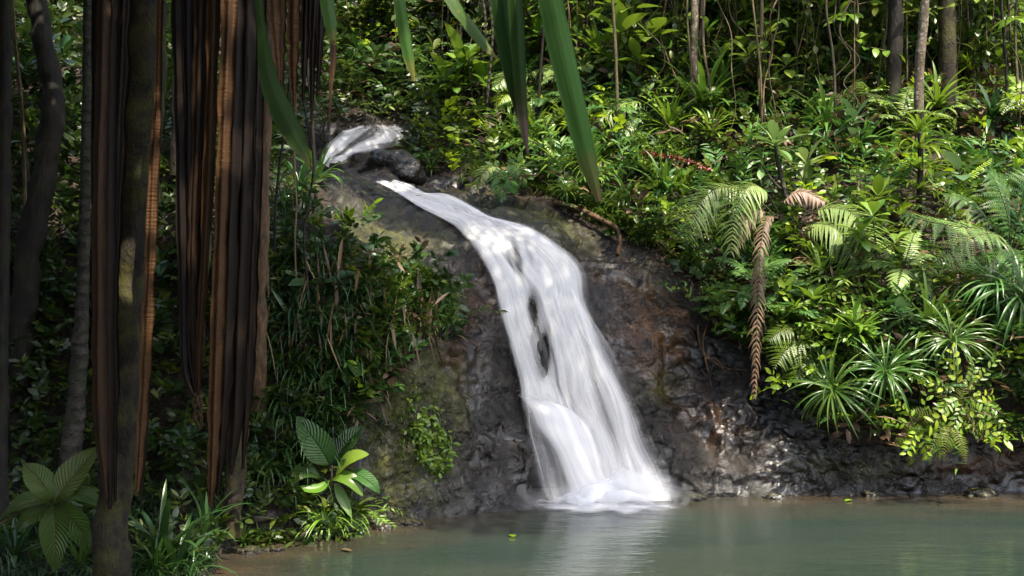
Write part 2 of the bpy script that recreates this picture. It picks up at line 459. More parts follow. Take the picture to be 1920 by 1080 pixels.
def rock_mat(name, terrain=True):
    g = NT(name)
    p = g.pos()
    nz = g.n("SeparateXYZ", {0: g.n("NewGeometry").outputs["Normal"]}).outputs[2]
    big = g.noise(1.3, 5, p, 0.6, 0.3)
    med = g.noise(6, 6, p, 0.65, 0.2)
    fine = g.noise(30, 2, p, 0.5)
    vor = g.n("TexVoronoi", {"Vector": p, "Scale": 11.0, "Randomness": 1.0}, feature='F1').outputs[0]
    col = g.mix(g.ramp(med, 0.3, 0.72), (0.0045, 0.0034, 0.0024), (0.017, 0.0115, 0.0075))
    col = g.mix(g.math('MULTIPLY', g.ramp(big, 0.5, 0.7), 0.55), col, (0.021, 0.016, 0.012))
    if terrain:
        org = g.attr("ochre")
        col = g.mix(g.math('MULTIPLY', org, g.ramp(med, 0.30, 0.62)), col, (0.095, 0.046, 0.019))
        ms = g.math('ADD', g.attr("mossy"), 0.0)
    else:
        ms = g.math('MULTIPLY', g.ramp(nz, 0.3, 0.9), 0.55)
    wet = 0.0
    rough = g.math('MULTIPLY_ADD', g.ramp(g.noise(3, 4, p), 0.35, 0.65), 0.22, 0.2)
    mf = g.math('MULTIPLY', ms, g.ramp(g.noise(4.5, 6, p, 0.7), 0.34, 0.60), clamp=True)
    mosscol = ( g.mix(g.ramp(fine, 0.35, 0.7), (0.035, 0.038, 0.008), (0.085, 0.082, 0.016)))
    if terrain:
        wet = g.attr("wet")
        rough = g.math('ADD', g.math('MULTIPLY', rough, g.math('SUBTRACT', 1.0, wet)), g.math('MULTIPLY', wet, 0.13))
        dry = g.attr("dryrock")
        col = g.mix(dry, col, g.mix(g.ramp(g.noise(9, 6, p, 0.7), 0.3, 0.7), (0.018, 0.015, 0.011), (0.055, 0.047, 0.035)))
        rough = g.math('ADD', rough, g.math('MULTIPLY', dry, 0.3))
        col = g.mix(mf, col, mosscol)
        soil = g.math('SUBTRACT', 1.0, g.attr("rock"))
        sc = g.mix(g.ramp(fine, 0.35, 0.7), (0.012, 0.008, 0.005), (0.045, 0.028, 0.015))
        col = g.mix(soil, col, sc)
        rough = g.math('MAXIMUM', rough, g.math('MULTIPLY', soil, 0.85))
    if not terrain: col = g.mix(mf, col, mosscol)
    rough = g.math('MAXIMUM', rough, g.math('MULTIPLY', mf, 0.8))
    rid = g.math('ABSOLUTE', g.math('SUBTRACT', g.noise(13, 5, p, 0.6, 0.6), 0.5))
    h = g.math('ADD', g.math('MULTIPLY', med, 1.2), g.math('ADD', g.math('MULTIPLY', fine, 0.30), g.math('MULTIPLY', rid, 1.3)))
    b = g.bump(g.math('MULTIPLY', h, g.math('MULTIPLY_ADD', g.ramp(g.noise(2.3, 3, p), 0.38, 0.62), 0.8, 0.25)), 1.0, 0.05)
    return g.done(g.n("BsdfPrincipled", {"Base Color": col, "Roughness": rough, "Normal": b, "Specular IOR Level": 0.4, "Coat Weight": g.math('MULTIPLY', g.math('SUBTRACT', 1.0, mf), g.math('MULTIPLY_ADD', wet, 0.85, 0.08)) if terrain else 0.5, "Coat Roughness": 0.1, "Coat IOR": 1.4, "Coat Normal": b}).outputs[0])
M['ground'] = rock_mat("wet_rock_ground", True)
M['rock'] = rock_mat("wet_rock", False)

def fall_mat(name, su=26, sv=1.6, lo=0.36, hi=0.62):
    g = NT(name)
    uv = g.attr("luv", 'Vector')
    dens = g.attr("tint")
    warp = g.n("VectorMath", {0: uv, 1: g.n("Combine" + "XYZ", {0: g.math('MULTIPLY', g.noise(1.2, 1, uv), 0.01), 1: 0.0, 2: 0.0}).outputs[0]}, operation='ADD').outputs[0]
    s1 = g.noise(1.0, 1.5, g.scaled(warp, (su, sv, 1)), 0.6)
    s2 = g.noise(1.0, 1.5, g.scaled(warp, (su * 2.9, sv * 1.3, 3)), 0.6)
    s0 = g.noise(1.0, 1.0, g.scaled(warp, (su * 0.35, sv * 0.8, 1)), 0.5)
    st = g.math('ADD', g.math('MULTIPLY', s0, 0.45), g.math('ADD', g.math('MULTIPLY', s1, 0.33), g.math('MULTIPLY', s2, 0.22)))
    # density decides how much of the streaks closes up
    x = g.math('ADD', g.math('MULTIPLY_ADD', st, 0.7, 0.15), g.math('MULTIPLY', g.math('SUBTRACT', dens, 0.5), 0.9))
    al = g.math('MULTIPLY', g.ramp(x, lo, hi), g.ramp(dens, 0.02, 0.25), clamp=True)
    col = g.mix(g.ramp(st, 0.35, 0.65), (0.74, 0.73, 0.73), (0.97, 0.95, 0.92))
    nn = g.n("VectorMath", {0: g.scaled(g.n("NewGeometry").outputs["Normal"], (0.35, 0.35, 0.35)), 1: (0.05, -0.45, 0.5)}, operation='ADD').outputs[0]
    nn = g.n("VectorMath", {0: nn}, operation='NORMALIZE').outputs[0]
    df = g.n("BsdfDiffuse", {"Color": col, "Normal": nn})
    tl = g.n("BsdfTranslucent", {"Color": (0.97, 0.95, 0.91, 1)})
    sh = g.n("MixShader", {0: 0.22, 1: df.outputs[0], 2: tl.outputs[0]})
    tp = g.n("BsdfTransparent")
    return g.done(g.n("MixShader", {0: al, 1: tp.outputs[0], 2: sh.outputs[0]}).outputs[0])
M['fall'] = fall_mat("falling_water", 26, 0.22, 0.10, 0.86)
M['veil'] = fall_mat("water_veil", 32, 0.2, 0.30, 0.95)

def foam_mat():
    g = NT("foam_mist")
    dens = g.attr("tint")
    n = g.noise(3.5, 4, g.scaled(g.pos(), (1, 1.0, 1.0)), 0.55)
    al = g.math('MULTIPLY', dens, g.math('MULTIPLY_ADD', n, 1.2, 0.7), clamp=True)
    df = g.n("BsdfDiffuse", {"Color": (0.88, 0.89, 0.92, 1)})
    tl = g.n("BsdfTranslucent", {"Color": (0.85, 0.87, 0.92, 1)})
    sh = g.n("MixShader", {0: 0.4, 1: df.outputs[0], 2: tl.outputs[0]})
    return g.done(g.n("MixShader", {0: al, 1: g.n("BsdfTransparent").outputs[0], 2: sh.outputs[0]}).outputs[0])
M['foam'] = foam_mat()

def pool_mat():
    g = NT("pool_water")
    p = g.pos()
    sh = g.attr("tint")
    cl = g.noise(0.8, 3, g.scaled(p, (0.5, 1.4, 1)))
    col = g.mix(g.ramp(cl, 0.35, 0.65), (0.020, 0.031, 0.024), (0.029, 0.039, 0.029))
    col = g.mix(sh, col, g.mix(g.ramp(g.noise(2.2, 4, g.scaled(p, (0.6, 2.0, 1))), 0.4, 0.65), (0.034, 0.026, 0.017), (0.056, 0.038, 0.023)))
    h = g.noise(1.0, 3, g.scaled(p, (3.0, 9.0, 1)), 0.5)
    h2 = g.noise(1.0, 2, g.scaled(p, (11.0, 30.0, 1)), 0.5)
    b = g.bump(g.math('ADD', h, g.math('MULTIPLY', h2, 0.25)), 0.35, 0.02)
    pb = g.n("BsdfPrincipled", {"Base Color": col, "Roughness": 0.11, "IOR": 1.33, "Normal": b, "Specular IOR Level": 0.5})
    return g.done(pb.outputs[0])
M['pool'] = pool_mat()

# ------------------------------------------------------------------ ground: one sheet, pool edge to rock bank to forested hill
def wl(py): return CAMZ * F / (py - 540)
COLS = {
 -1600: [(1700, 3.0), (1300, 4.7), (1080, 6.5), (1000, 7.4), (900, 8.1), (750, 8.7), (600, 9.2), (450, 9.8), (300, 10.6), (150, 11.6), (0, 13), (-500, 18), (-900, 26)],
 0:   [(1700, 3.0), (1300, 4.7), (1080, 6.5), (1000, 7.4), (900, 8.1), (750, 8.7), (600, 9.2), (450, 9.8), (300, 10.6), (150, 11.6), (0, 13), (-500, 18), (-900, 26)],
 250: [(1700, 3.0), (1300, 4.7), (1085, 6.5), (1005, 7.3), (900, 8.0), (750, 8.6), (600, 9.1), (450, 9.7), (300, 10.6), (150, 11.8), (0, 13.5), (-500, 18.5), (-900, 26)],
 330: [(1500, 3.7), (1220, 5.3), (1070, 6.7), (1000, 7.3), (890, 7.9), (740, 8.5), (590, 9.0), (450, 9.6), (310, 10.6), (160, 12), (0, 13.8), (-500, 19), (-900, 26)],
 420: [(1351, 6.6), (1047, wl(1047)), (1000, 7.5), (940, 7.8), (860, 8.15), (720, 8.55), (580, 8.9), (450, 9.4), (340, 10.5), (200, 12), (0, 14), (-500, 19), (-900, 26)],
 600: [(1250, 7.4), (1010, wl(1010)), (960, 8.05), (880, 8.2), (780, 8.35), (660, 8.5), (540, 8.75), (430, 9.3), (370, 10.4), (310, 13.2), (200, 15.5), (-300, 22), (-800, 28)],
 720: [(1230, 7.8), (987, wl(987)), (930, 8.4), (840, 8.5), (730, 8.65), (620, 8.85), (520, 9.1), (440, 9.8), (380, 11), (335, 12.6), (250, 15.2), (0, 18.5), (-500, 25)],
 850: [(1200, 8.1), (968, wl(968)), (900, 8.75), (800, 8.9), (700, 9.05), (600, 9.25), (520, 9.5), (450, 10.2), (405, 11.2), (375, 12.3), (330, 13.5), (100, 17), (-500, 24)],
 930: [(1190, 8.3), (957, wl(957)), (880, 9.0), (790, 9.15), (700, 9.35), (600, 9.6), (510, 9.9), (450, 10.4), (420, 11), (395, 11.8), (340, 13), (100, 16.5), (-500, 23)],
 1000: [(1180, 8.5), (948, wl(948)), (860, 9.2), (770, 9.35), (680, 9.55), (590, 9.8), (500, 10.1), (450, 10.45), (420, 11), (385, 11.9), (320, 13), (100, 15.8), (-500, 22)],
 1100: [(1180, 8.6), (940, wl(940)), (850, 9.45), (760, 9.65), (680, 9.85), (600, 10.05), (530, 10.3), (470, 10.7), (420, 11.3), (370, 12), (280, 13), (100, 15), (-500, 21)],
 1200: [(1180, 8.7), (937, wl(937)), (850, 9.6), (770, 9.75), (690, 9.9), (610, 10.1), (530, 10.4), (460, 10.9), (400, 11.5), (330, 12.2), (230, 13), (50, 14.8), (-500, 20)],
 1320: [(1180, 8.8), (935, wl(935)), (880, 9.55), (800, 9.95), (720, 10.2), (640, 10.3), (560, 10.5), (480, 10.9), (400, 11.5), (310, 12.1), (200, 13), (0, 14.8), (-500, 19.5)],
 1420: [(1180, 8.9), (932, wl(932)), (870, 9.6), (800, 9.95), (730, 10.15), (650, 10.2), (560, 10.4), (480, 10.8), (400, 11.3), (310, 12), (200, 13), (0, 14.8), (-500, 19.5)],
 1550: [(1180, 9.0), (928, wl(928)), (870, 9.62), (800, 9.7), (720, 9.75), (640, 9.85), (560, 10.15), (480, 10.6), (400, 11.1), (310, 11.8), (200, 12.8), (0, 14.6), (-500, 19.3)],
 1750: [(1180, 9.1), (925, wl(925)), (870, 9.63), (800, 9.68), (730, 9.6), (650, 9.7), (560, 10.05), (480, 10.5), (400, 11), (310, 11.7), (200, 12.6), (0, 14.4), (-500, 19)],
 1920: [(1180, 9.1), (923, wl(923)), (870, 9.66), (800, 9.7), (730, 9.62), (650, 9.72), (560, 10.0), (480, 10.4), (400, 10.9), (310, 11.6), (200, 12.5), (0, 14.3), (-500, 19)],
 3600: [(1180, 9.1), (923, wl(923)), (870, 9.66), (800, 9.7), (730, 9.62), (650, 9.72), (560, 10.0), (480, 10.4), (400, 10.9), (310, 11.6), (200, 12.5), (0, 14.3), (-500, 19)],
}
def herm(xk, yk, x):
    xk = np.asarray(xk, float); yk = np.asarray(yk, float)
    dx = np.diff(xk); sl_ = np.diff(yk, axis=0) / dx[:, None]
    m = np.zeros_like(yk)
    w1 = dx[1:, None]; w2 = dx[:-1, None]
    m[1:-1] = (sl_[:-1] * w1 + sl_[1:] * w2) / (w1 + w2)
    m[1:-1] = np.where(sl_[:-1] * sl_[1:] <= 0, 0, m[1:-1])
    m[0] = sl_[0]; m[-1] = sl_[-1]
    i = np.clip(np.searchsorted(xk, x, 'right') - 1, 0, len(dx) - 1)
    h = dx[i][:, None]; t = ((x - xk[i]) / dx[i])[:, None]
    return (2 * t**3 - 3 * t**2 + 1) * yk[i] + (t**3 - 2 * t**2 + t) * h * m[i] + (-2 * t**3 + 3 * t**2) * yk[i + 1] + (t**3 - t**2) * h * m[i + 1]

keys = sorted(COLS)
CT = np.array([COLS[k] for k in keys], float)           # (C,13,2)
K = CT.shape[1]
pxs = np.concatenate([np.linspace(-1600, -60, 60), np.linspace(-50, 1970, 440), np.linspace(1990, 3600, 50)])
gridc = herm(keys, CT.reshape(len(keys), -1), pxs).reshape(len(pxs), K, 2)
vs = np.concatenate([np.linspace(0, 1, 12, endpoint=False), np.linspace(1, 10, 290, endpoint=False), np.linspace(10, K - 1, 50)])
gridf = np.stack([herm(np.arange(K), gridc[i], vs) for i in range(len(pxs))])   # (U,V,2)
PX = np.broadcast_to(pxs[:, None], gridf.shape[:2])
PY, DD = gridf[..., 0], gridf[..., 1]
G = np.stack([(PX - 960) / F * DD, DD, CAMZ - (PY - 540) / F * DD], -1)
du = np.gradient(G, axis=0); dv = np.gradient(G, axis=1)
GN = norm(np.cross(du, dv))
if GN[300, 100, 1] > 0: GN = -GN
BARE = [(690, 1010), (672, 900), (690, 760), (740, 700), (790, 640), (845, 600), (862, 550), (842, 520), (770, 500), (700, 500), (655, 430), (600, 345), (560, 320), (560, 215), (790, 225), (800, 330), (880, 350),
        (950, 372), (1060, 400), (1150, 455), (1250, 500), (1300, 560), (1345, 640), (1440, 660), (1500, 730), (1540, 800), (1600, 835), (1760, 830), (1960, 770), (2400, 770), (2400, 1100), (690, 1100)]
rock = inpoly(PX, PY, BARE).astype(float)
for _ in range(4):
    rock[1:-1, 1:-1] = (rock[1:-1, 1:-1] * 2 + rock[2:, 1:-1] + rock[:-2, 1:-1] + rock[1:-1, 2:] + rock[1:-1, :-2]) / 6
def blob(x, y, rx, ry): return np.exp(-((PX - x) / rx) ** 2 - ((PY - y) / ry) ** 2)
amp = 0.35 + 0.65 * rock
facef = smooth(0.25, 1.2, vs)[None]
disp = (0.10 * fbm(G * 0.9, 3, 5) + 0.06 * fbm(G * 2.6, 3, 9) + 0.03 * (np.abs(fbm(G * 6.0, 3, 21)) - 0.3) * 1.5) * amp + 0.012 * fbm(G * 17, 2, 33) * rock
# the wet bulge to the right of the falls and the shelf under the left strand are rougher, broken rock
rough_zone = blob(1370, 800, 150, 130) + blob(820, 620, 80, 150) * 0.8 + blob(1150, 560, 60, 80) * 0.6
disp = disp + rough_zone * (0.15 * (0.35 - np.abs(vnoise(G * 3.5, 51))) + 0.09 * (0.35 - np.abs(vnoise(G * 8, 52))) + 0.04 * (0.35 - np.abs(vnoise(G * 18, 53))))
disp = disp - 0.10 * (blob(1275, 645, 12, 10) + blob(865, 600, 30, 22) * 1.6)
hill = smooth(8, 11, vs)[None]
disp = disp * (1 + 1.2 * hill)
G2 = G + GN * (disp * facef)[..., None]
mb = MB()
mb.grid(G2[None])
ground = mb.build("ground", M['ground'])
tag(ground, "dark wet rock bank and forested slope around the pool", None, None, "structure")
mossy = 0.95 * blob(765, 800, 75, 150) + 1.0 * blob(690, 430, 70, 40) + 0.9 * blob(760, 445, 90, 25) + 0.75 * blob(960, 390, 110, 30) + 0.9 * blob(1060, 420, 80, 45) + 0.7 * blob(760, 760, 90, 120) + 0.5 * blob(740, 900, 60, 80) \
    + 0.5 * blob(1230, 730, 40, 40) + 0.6 * blob(1330, 480, 120, 60) + 0.5 * blob(1600, 870, 90, 30) + 0.35 * blob(840, 740, 40, 60)
ochre = 1.0 * blob(1225, 610, 65, 90) + 0.5 * blob(870, 560, 60, 50) + 0.6 * blob(840, 680, 60, 60) + 0.7 * blob(1850, 870, 120, 30) + 0.8 * blob(740, 300, 60, 40) + 0.35 * blob(1150, 480, 60, 60) + 0.3 * blob(1320, 790, 60, 60)
wet = blob(1380, 800, 150, 130) + 0.6 * blob(945, 830, 45, 150) + blob(1150, 560, 60, 120) + 0.8 * smooth(880, 930, PY)
add_attr(ground, "rock", rock); add_attr(ground, "mossy", np.clip(mossy, 0, 1)); add_attr(ground, "ochre", np.clip(ochre, 0, 1)); add_attr(ground, "dryrock", np.clip(0.8 * blob(700, 385, 80, 50) + 0.75 * blob(800, 430, 60, 35) + 0.7 * blob(1000, 395, 130, 40) + 0.5 * blob(1130, 450, 70, 45), 0, 1))
add_attr(ground, "wet", np.clip(wet, 0, 1))

def bvh_from(V, step=1):
    V = V[::step, ::step]
    U_, V_ = V.shape[:2]
    idx = np.arange(U_ * V_).reshape(U_, V_)
    q = np.stack([idx[:-1, :-1], idx[:-1, 1:], idx[1:, 1:], idx[1:, :-1]], -1).reshape(-1, 4)
    return BVHTree.FromPolygons(V.reshape(-1, 3).tolist(), q.tolist())
BVH = bvh_from(G2)
ORG = Vector((0, 0, CAMZ))
def hit(px, py):
    d = Vector(((px - 960) / F, 1, -(py - 540) / F)).normalized()
    loc, n, i, dist = BVH.ray_cast(ORG, d)
    if loc is None:
        loc = ORG + d * 14; n = Vector((0, -1, 0))
    if n.y > 0: n = -n
    return np.array(loc), np.array(n)

# pool
wlx = np.array(keys, float); wld = CT[:, 1, 1]
xs = np.concatenate([np.linspace(-9, -3.2, 10), np.linspace(-3, 5.5, 120), np.linspace(6, 22, 20)]); ys = np.concatenate([np.linspace(-16, 5.5, 20), np.linspace(5.7, 10.2, 110)])
XX, YY = np.meshgrid(xs, ys, indexing='ij')
pxp = 960 + XX / np.maximum(YY, 0.5) * F
dw = np.interp(pxp, wlx, wld)
edge = dw - YY
nz_ = fbm(np.stack([XX * 1.5, YY * 3, 0 * XX], -1), 3, 4)
shal = 1 - smooth(0.05, 1.25, edge + 0.25 * nz_)
shal *= 1 - 0.85 * np.exp(-((pxp - 1130) / 190) ** 2)
shal = np.where(pxp < 960, shal * 0.9, shal * 0.8)
mb = MB(); mb.grid(np.stack([XX, YY, 0 * XX], -1)[None], shal[None])
pool = mb.build("water", M['pool']); tag(pool, "still grey-green pool below the waterfall", None, None, "structure")
mb = MB(); mb.grid(np.array([[[-30, -30, -1.05], [-30, 14, -1.05]], [[40, -30, -1.05], [40, 14, -1.05]]], float)[None])
bed = mb.build("terrain", M['ground']); tag(bed, None, None, None, "structure")

# ------------------------------------------------------------------ waterfall
def sheet(left, right, nu, nv, off, dens, seed, bulge=0.0, ridge=0.005, vscale=1.0):
    """a skin of water over the rock between two edges given top to bottom"""
    l = spline(left, nv); r = spline(right, nv)
    V = np.zeros((nv, nu, 3)); Nn = np.zeros((nv, nu, 3)); us = np.linspace(0, 1, nu); PXY = np.zeros((nv, nu, 2))
    for j in range(nv):
        for i in range(nu):
            q = l[j] * (1 - us[i]) + r[j] * us[i]
            V[j, i], Nn[j, i] = hit(q[0], q[1]); PXY[j, i] = q
    D = V[..., 1].copy()
    for _ in range(24):      # water bridges the small hollows of the rock
        A = D.copy()
        A[1:-1] = (D[2:] + D[:-2] + 2 * D[1:-1]) / 4
        A[:, 1:-1] = (A[:, 2:] + A[:, :-2] + 2 * A[:, 1:-1]) / 4
        D = A
    V = np.stack([(PXY[..., 0] - 960) / F * D, D, CAMZ - (PXY[..., 1] - 540) / F * D], -1)
    n = norm(np.cross(np.gradient(V, axis=1), np.gradient(V, axis=0)))
    n = np.where((n[..., 1:2] > 0), -n, n)
    vv, uu = np.meshgrid(np.linspace(0, 1, nv), us, indexing='ij')
    arc = np.cumsum(np.r_[0, np.linalg.norm(np.diff(V[:, nu // 2], axis=0), axis=1)])
    wid = np.linalg.norm(V[:, -1] - V[:, 0], axis=1).mean()
    luv = np.stack([uu * wid, np.broadcast_to(arc[:, None], uu.shape) * vscale, np.full(uu.shape, seed * 3.7)], -1)
    rg = fbm(np.stack([uu * wid * 16, arc[:, None] * 1.0 + 0 * uu, 0 * uu + seed], -1), 3, seed)
    rg2 = fbm(np.stack([uu * wid * 5, arc[:, None] * 1.5 + 0 * uu, 0 * uu + seed], -1), 2, seed + 7)
    o = off + bulge * np.sin(PI * uu) * np.sin(PI * np.clip(vv * 1.1, 0, 1)) + ridge * rg + ridge * 2.2 * rg2
    V = V + n * (o * (0.35 + 0.65 * smooth(0.1, 0.4, vv)))[..., None]
    d = dens(uu, vv, PXY[..., 0], PXY[..., 1])
    return V, np.clip(d, 0, 1), luv
fall = empty("waterfall", hit(1110, 940)[0])
tag(fall, "main silky white waterfall sliding over dark rock into the pool", "waterfall")
def fpart(name, mat, *layers):
    m = MB()
    for V, d, luv in layers:
        m.grid((V - np.array(fall.location))[None], d[None], luv[None])
    return m.build(name, mat, fall)
EL = [(700, 344), (722, 354), (745, 368), (778, 394), (825, 420), (852, 438), (872, 465), (890, 500), (908, 540), (922, 590), (934, 640), (946, 700), (954, 755), (964, 830), (982, 900), (1000, 950)]
ER = [(745, 342), (778, 352), (806, 367), (845, 368), (885, 388), (925, 412), (990, 430), (1068, 474), (1112, 518), (1124, 572), (1160, 634), (1196, 694), (1230, 755), (1262, 815), (1292, 876), (1318, 945)]
def dens_main(u, v, x, y):
    wr = 0.10 + 0.14 * smooth(0.35, 0.8, v)
    e = np.minimum(smooth(0, 0.14, u), 1 - smooth(1 - wr - 0.06, 1.0, u))
    d = 0.94 - 0.08 * v + 0.14 * fbm(np.stack([u * 5, v * 2.2, 0 * u], -1), 2, 61)
    d = d - 0.12 * smooth(0.15, 0.4, v) - 0.40 * smooth(0.50, 0.9, u) * smooth(0.55, 0.85, v)
    d = d - 0.62 * (1 - smooth(0.20, 0.36, u)) * smooth(0.78, 0.84, v)
    d = d - 0.18 * smooth(0.3, 0.5, v) * smooth(0.75, 1.0, u)
    for (lx, ly, lw, lh, sl_, am) in ((972, 500, 5, 34, 0.25, 0.55), (958, 505, 4, 26, 0.25, 0.4), (988, 495, 4, 24, 0.3, 0.35), (1078, 770, 6, 70, 0.25, 0.3), (1110, 720, 7, 60, 0.3, 0.3), (1140, 800, 9, 70, 0.3, 0.3), (1040, 700, 5, 50, 0.15, 0.3), (975, 690, 8, 40, 0.1, 0.22)):
        d = d - am * np.exp(-((x - lx - (y - ly) * sl_) / lw) ** 2 - ((y - ly) / lh) ** 2)
    hole = np.exp(-((x - 990) / 11) ** 2 - ((y - 588) / 34) ** 2) * 1.1 + np.exp(-((x - 1012) / 15) ** 2 - ((y - 662) / 46) ** 2) * 1.25
    hole += np.exp(-((x - 962 - (y - 480) * 0.25) / 9) ** 2 - ((y - 500) / 30) ** 2) * 0.4
    d = d - 0.70 * np.clip(hole, 0, 1)
    d = d + 0.3 * smooth(0.93, 1.0, v)
    return np.clip(d, 0, 1) * (0.15 + 0.85 * e) * e
L1 = sheet(EL, ER, 110, 170, 0.05, dens_main, 3, 0.03)
L1b = sheet(EL, ER, 110, 170, 0.09, lambda u, v, x, y: dens_main(u, v, x, y) * (0.62 + 0.3 * fbm(np.stack([u * 7, v * 2.5, 0 * u], -1), 2, 77)), 31, 0.04, 0.008)
main = fpart("main_stream", M['fall'], L1, L1b)
def dens_veil(u, v, x, y):
    e = np.minimum(smooth(0, 0.12, u), 1 - smooth(0.6, 1.0, u)) * smooth(0, 0.1, v)
    hole = np.exp(-((x - 992) / 10) ** 2 - ((y - 590) / 28) ** 2) + np.exp(-((x - 1012) / 14) ** 2 - ((y - 662) / 40) ** 2)
    return np.clip(0.50 - 0.6 * hole, 0, 1) * e
VL = [(862, 450), (888, 500), (908, 560), (928, 640), (942, 700), (952, 765), (962, 830), (978, 900), (990, 948)]
VR = [(1030, 436), (1096, 484), (1136, 555), (1172, 640), (1212, 730), (1244, 800), (1272, 860), (1292, 910), (1305, 940)]
L2 = sheet(VL, VR, 60, 90, 0.12, dens_veil, 8, 0.05, 0.008)
fpart("veil", M['veil'], L2)
# the left strand that strikes the shelf and springs out to the right
JL = [(946, 742), (958, 752), (974, 775), (990, 812), (1008, 860), (1022, 905), (1032, 948)]
JR = [(985, 735), (1030, 760), (1080, 800), (1118, 848), (1150, 890), (1180, 920), (1200, 944)]
def dens_jet(u, v, x, y):
    e = np.minimum(smooth(0, 0.22, u), 1 - smooth(0.45, 1.0, u)) * smooth(0, 0.4, v)
    return np.clip(0.82 - 0.35 * v * (1 - smooth(0.1, 0.5, u)), 0, 1) * e
L3 = sheet(JL, JR, 40, 60, 0.16, dens_jet, 14, 0.05, 0.004)
fpart("lower_jet", M['fall'], L3)
# splash and foam where it meets the pool
def foam(cx, cyy, rx, ry, h, peak, seed, name):
    n = 40
    a = np.linspace(-1, 1, n)
    A, B = np.meshgrid(a, a, indexing='ij')
    r = np.sqrt(A**2 + B**2)
    z = h * np.exp(-2.2 * r**2) * (0.7 + 0.5 * fbm(np.stack([A * 3, B * 3, 0 * A + seed], -1), 3, seed))
    V = np.stack([cx + A * rx, cyy + B * ry, 0.012 + np.maximum(z, 0)], -1)
    d = peak * (1 - smooth(0.0, 0.9, r + 0.25 * fbm(np.stack([A * 5, B * 2, 0 * A + seed], -1), 3, seed + 5)))
    m = MB(); m.grid((V - np.array(fall.location))[None], d[None]); return m
f0 = P(1130, 950, 8.98)
mbf = foam(f0[0], 8.93, 0.86, 0.30, 0.02, 0.9, 2, "foam")
for (px, py, d, rx, ry, h, pk, sd) in ((1070, 940, 9.05, 0.45, 0.22, 0.10, 0.6, 3), (1160, 935, 9.1, 0.45, 0.2, 0.10, 0.55, 4)):
    c = P(px, py, d)
    o = foam(c[0], d, rx, ry, h, pk, sd, "foam")
    mbf.v += o.v; mbf.t += o.t; mbf.l += o.l; mbf.f += [q + mbf.n for q in o.f]; mbf.n += o.n
mbf.build("foam", M['foam'], fall)
def mist_mat():
    g = NT("mist")
    v = g.n("VolumeScatter", {"Color": (0.97, 0.97, 0.98, 1), "Density": 1.1, "Anisotropy": 0.2})
    g.t.links.new(v.outputs[0], g.out.inputs[1]); return g.m
M['mist'] = mist_mat()
m = MB()
for (px, py, d, rx, ry, rz) in ((1070, 938, 9.0, 0.50, 0.2, 0.10), (1150, 936, 9.05, 0.55, 0.2, 0.11), (1215, 930, 9.1, 0.36, 0.16, 0.12)):
    th, ph = np.meshgrid(np.linspace(0, 2 * PI, 24, endpoint=False), np.linspace(-PI / 2, PI / 2, 14), indexing='xy')
    for k in (1.0, 0.8, 0.6, 0.4):
        q = np.stack([np.cos(ph) * np.cos(th), np.cos(ph) * np.sin(th), np.sin(ph)], -1)
        q = q * (1 + 0.25 * fbm(q * 1.6 + px, 2, 7))[..., None] * np.array([rx, ry, rz]) * k
        m.grid((q + P(px, py, d) - np.array(fall.location))[None], 0.5, None, close=True)
mist = m.build("mist", M['mist'], fall)
def dens_spray(u, v, x, y):
    e = np.minimum(smooth(0, 0.35, u), 1 - smooth(0.55, 1.0, u))
    k = fbm(np.stack([u * 5, v * 1.2, 0 * u + 3], -1), 3, 41)
    return np.clip(smooth(0.0, 0.9, v + 0.35 * k - 0.1) * 0.62, 0, 1) * e
fpart("spray", M['foam'], sheet([(965, 790), (978, 890), (985, 925), (990, 955)], [(1232, 790), (1268, 890), (1282, 925), (1290, 950)], 50, 30, 0.22, dens_spray, 19, 0.05, 0.01))
up = empty("upper_cascade", hit(680, 290)[0])
tag(up, "small upper cascade tumbling down behind the round boulder", "waterfall")
UL = [(660, 234), (642, 248), (620, 264), (600, 284), (588, 300), (578, 320)]
UR = [(752, 226), (780, 250), (778, 276), (735, 292), (690, 306), (655, 324)]
def dens_up(u, v, x, y):
    e = np.minimum(smooth(0, 0.2, u), 1 - smooth(0.75, 1.0, u)) * smooth(0, 0.15, v)
    k = fbm(np.stack([u * 7, v * 1.3, 0 * u], -1), 2, 8)
    return np.clip(0.70 + 0.28 * k, 0, 1) * e
V, d, luv = sheet(UL, UR, 44, 50, 0.10, dens_up, 23, 0.05, 0.015)
m = MB(); m.grid((V - np.array(up.location))[None], d[None], luv[None]); m.build("stream", M['veil'], up)

# ------------------------------------------------------------------ boulders
def boulder(name, label, px, py, d, size, seed, mat='rock', flat=1.0, rot=0):
    nu, nv = 64, 40
    th = np.linspace(0, 2 * PI, nu, endpoint=False); ph = np.linspace(-PI / 2, PI / 2, nv)
    T_, Ph = np.meshgrid(th, ph, indexing='xy')
    s = np.stack([np.cos(Ph) * np.cos(T_), np.cos(Ph) * np.sin(T_), np.sin(Ph)], -1)
    r = 1 + 0.22 * fbm(s * 1.3 + seed, 3, seed) + 0.06 * fbm(s * 5 + seed, 3, seed + 3)
    v = s * r[..., None] * np.asarray(size)
    c, sn = math.cos(rot), math.sin(rot)
    v = np.stack([v[..., 0] * c - v[..., 2] * sn, v[..., 1], v[..., 0] * sn + v[..., 2] * c], -1)
    m = MB(); m.grid(v[None], 0.5, None, close=True)
    o = m.build(name, M[mat], None, P(px, py, d))
    tag(o, label, "boulder"); return o
boulder("boulder", "round brown wet boulder below the upper cascade", 738, 330, 13.1, (0.40, 0.42, 0.30), 3)
boulder("boulder", "grey boulder with a dark hollow beside the start of the white stream", 690, 385, 11.9, (0.48, 0.5, 0.25), 8, rot=-0.35)
boulder("boulder", "low wet boulder at the foot of the upper cascade on its left", 560, 358, 12.6, (0.3, 0.36, 0.16), 12)
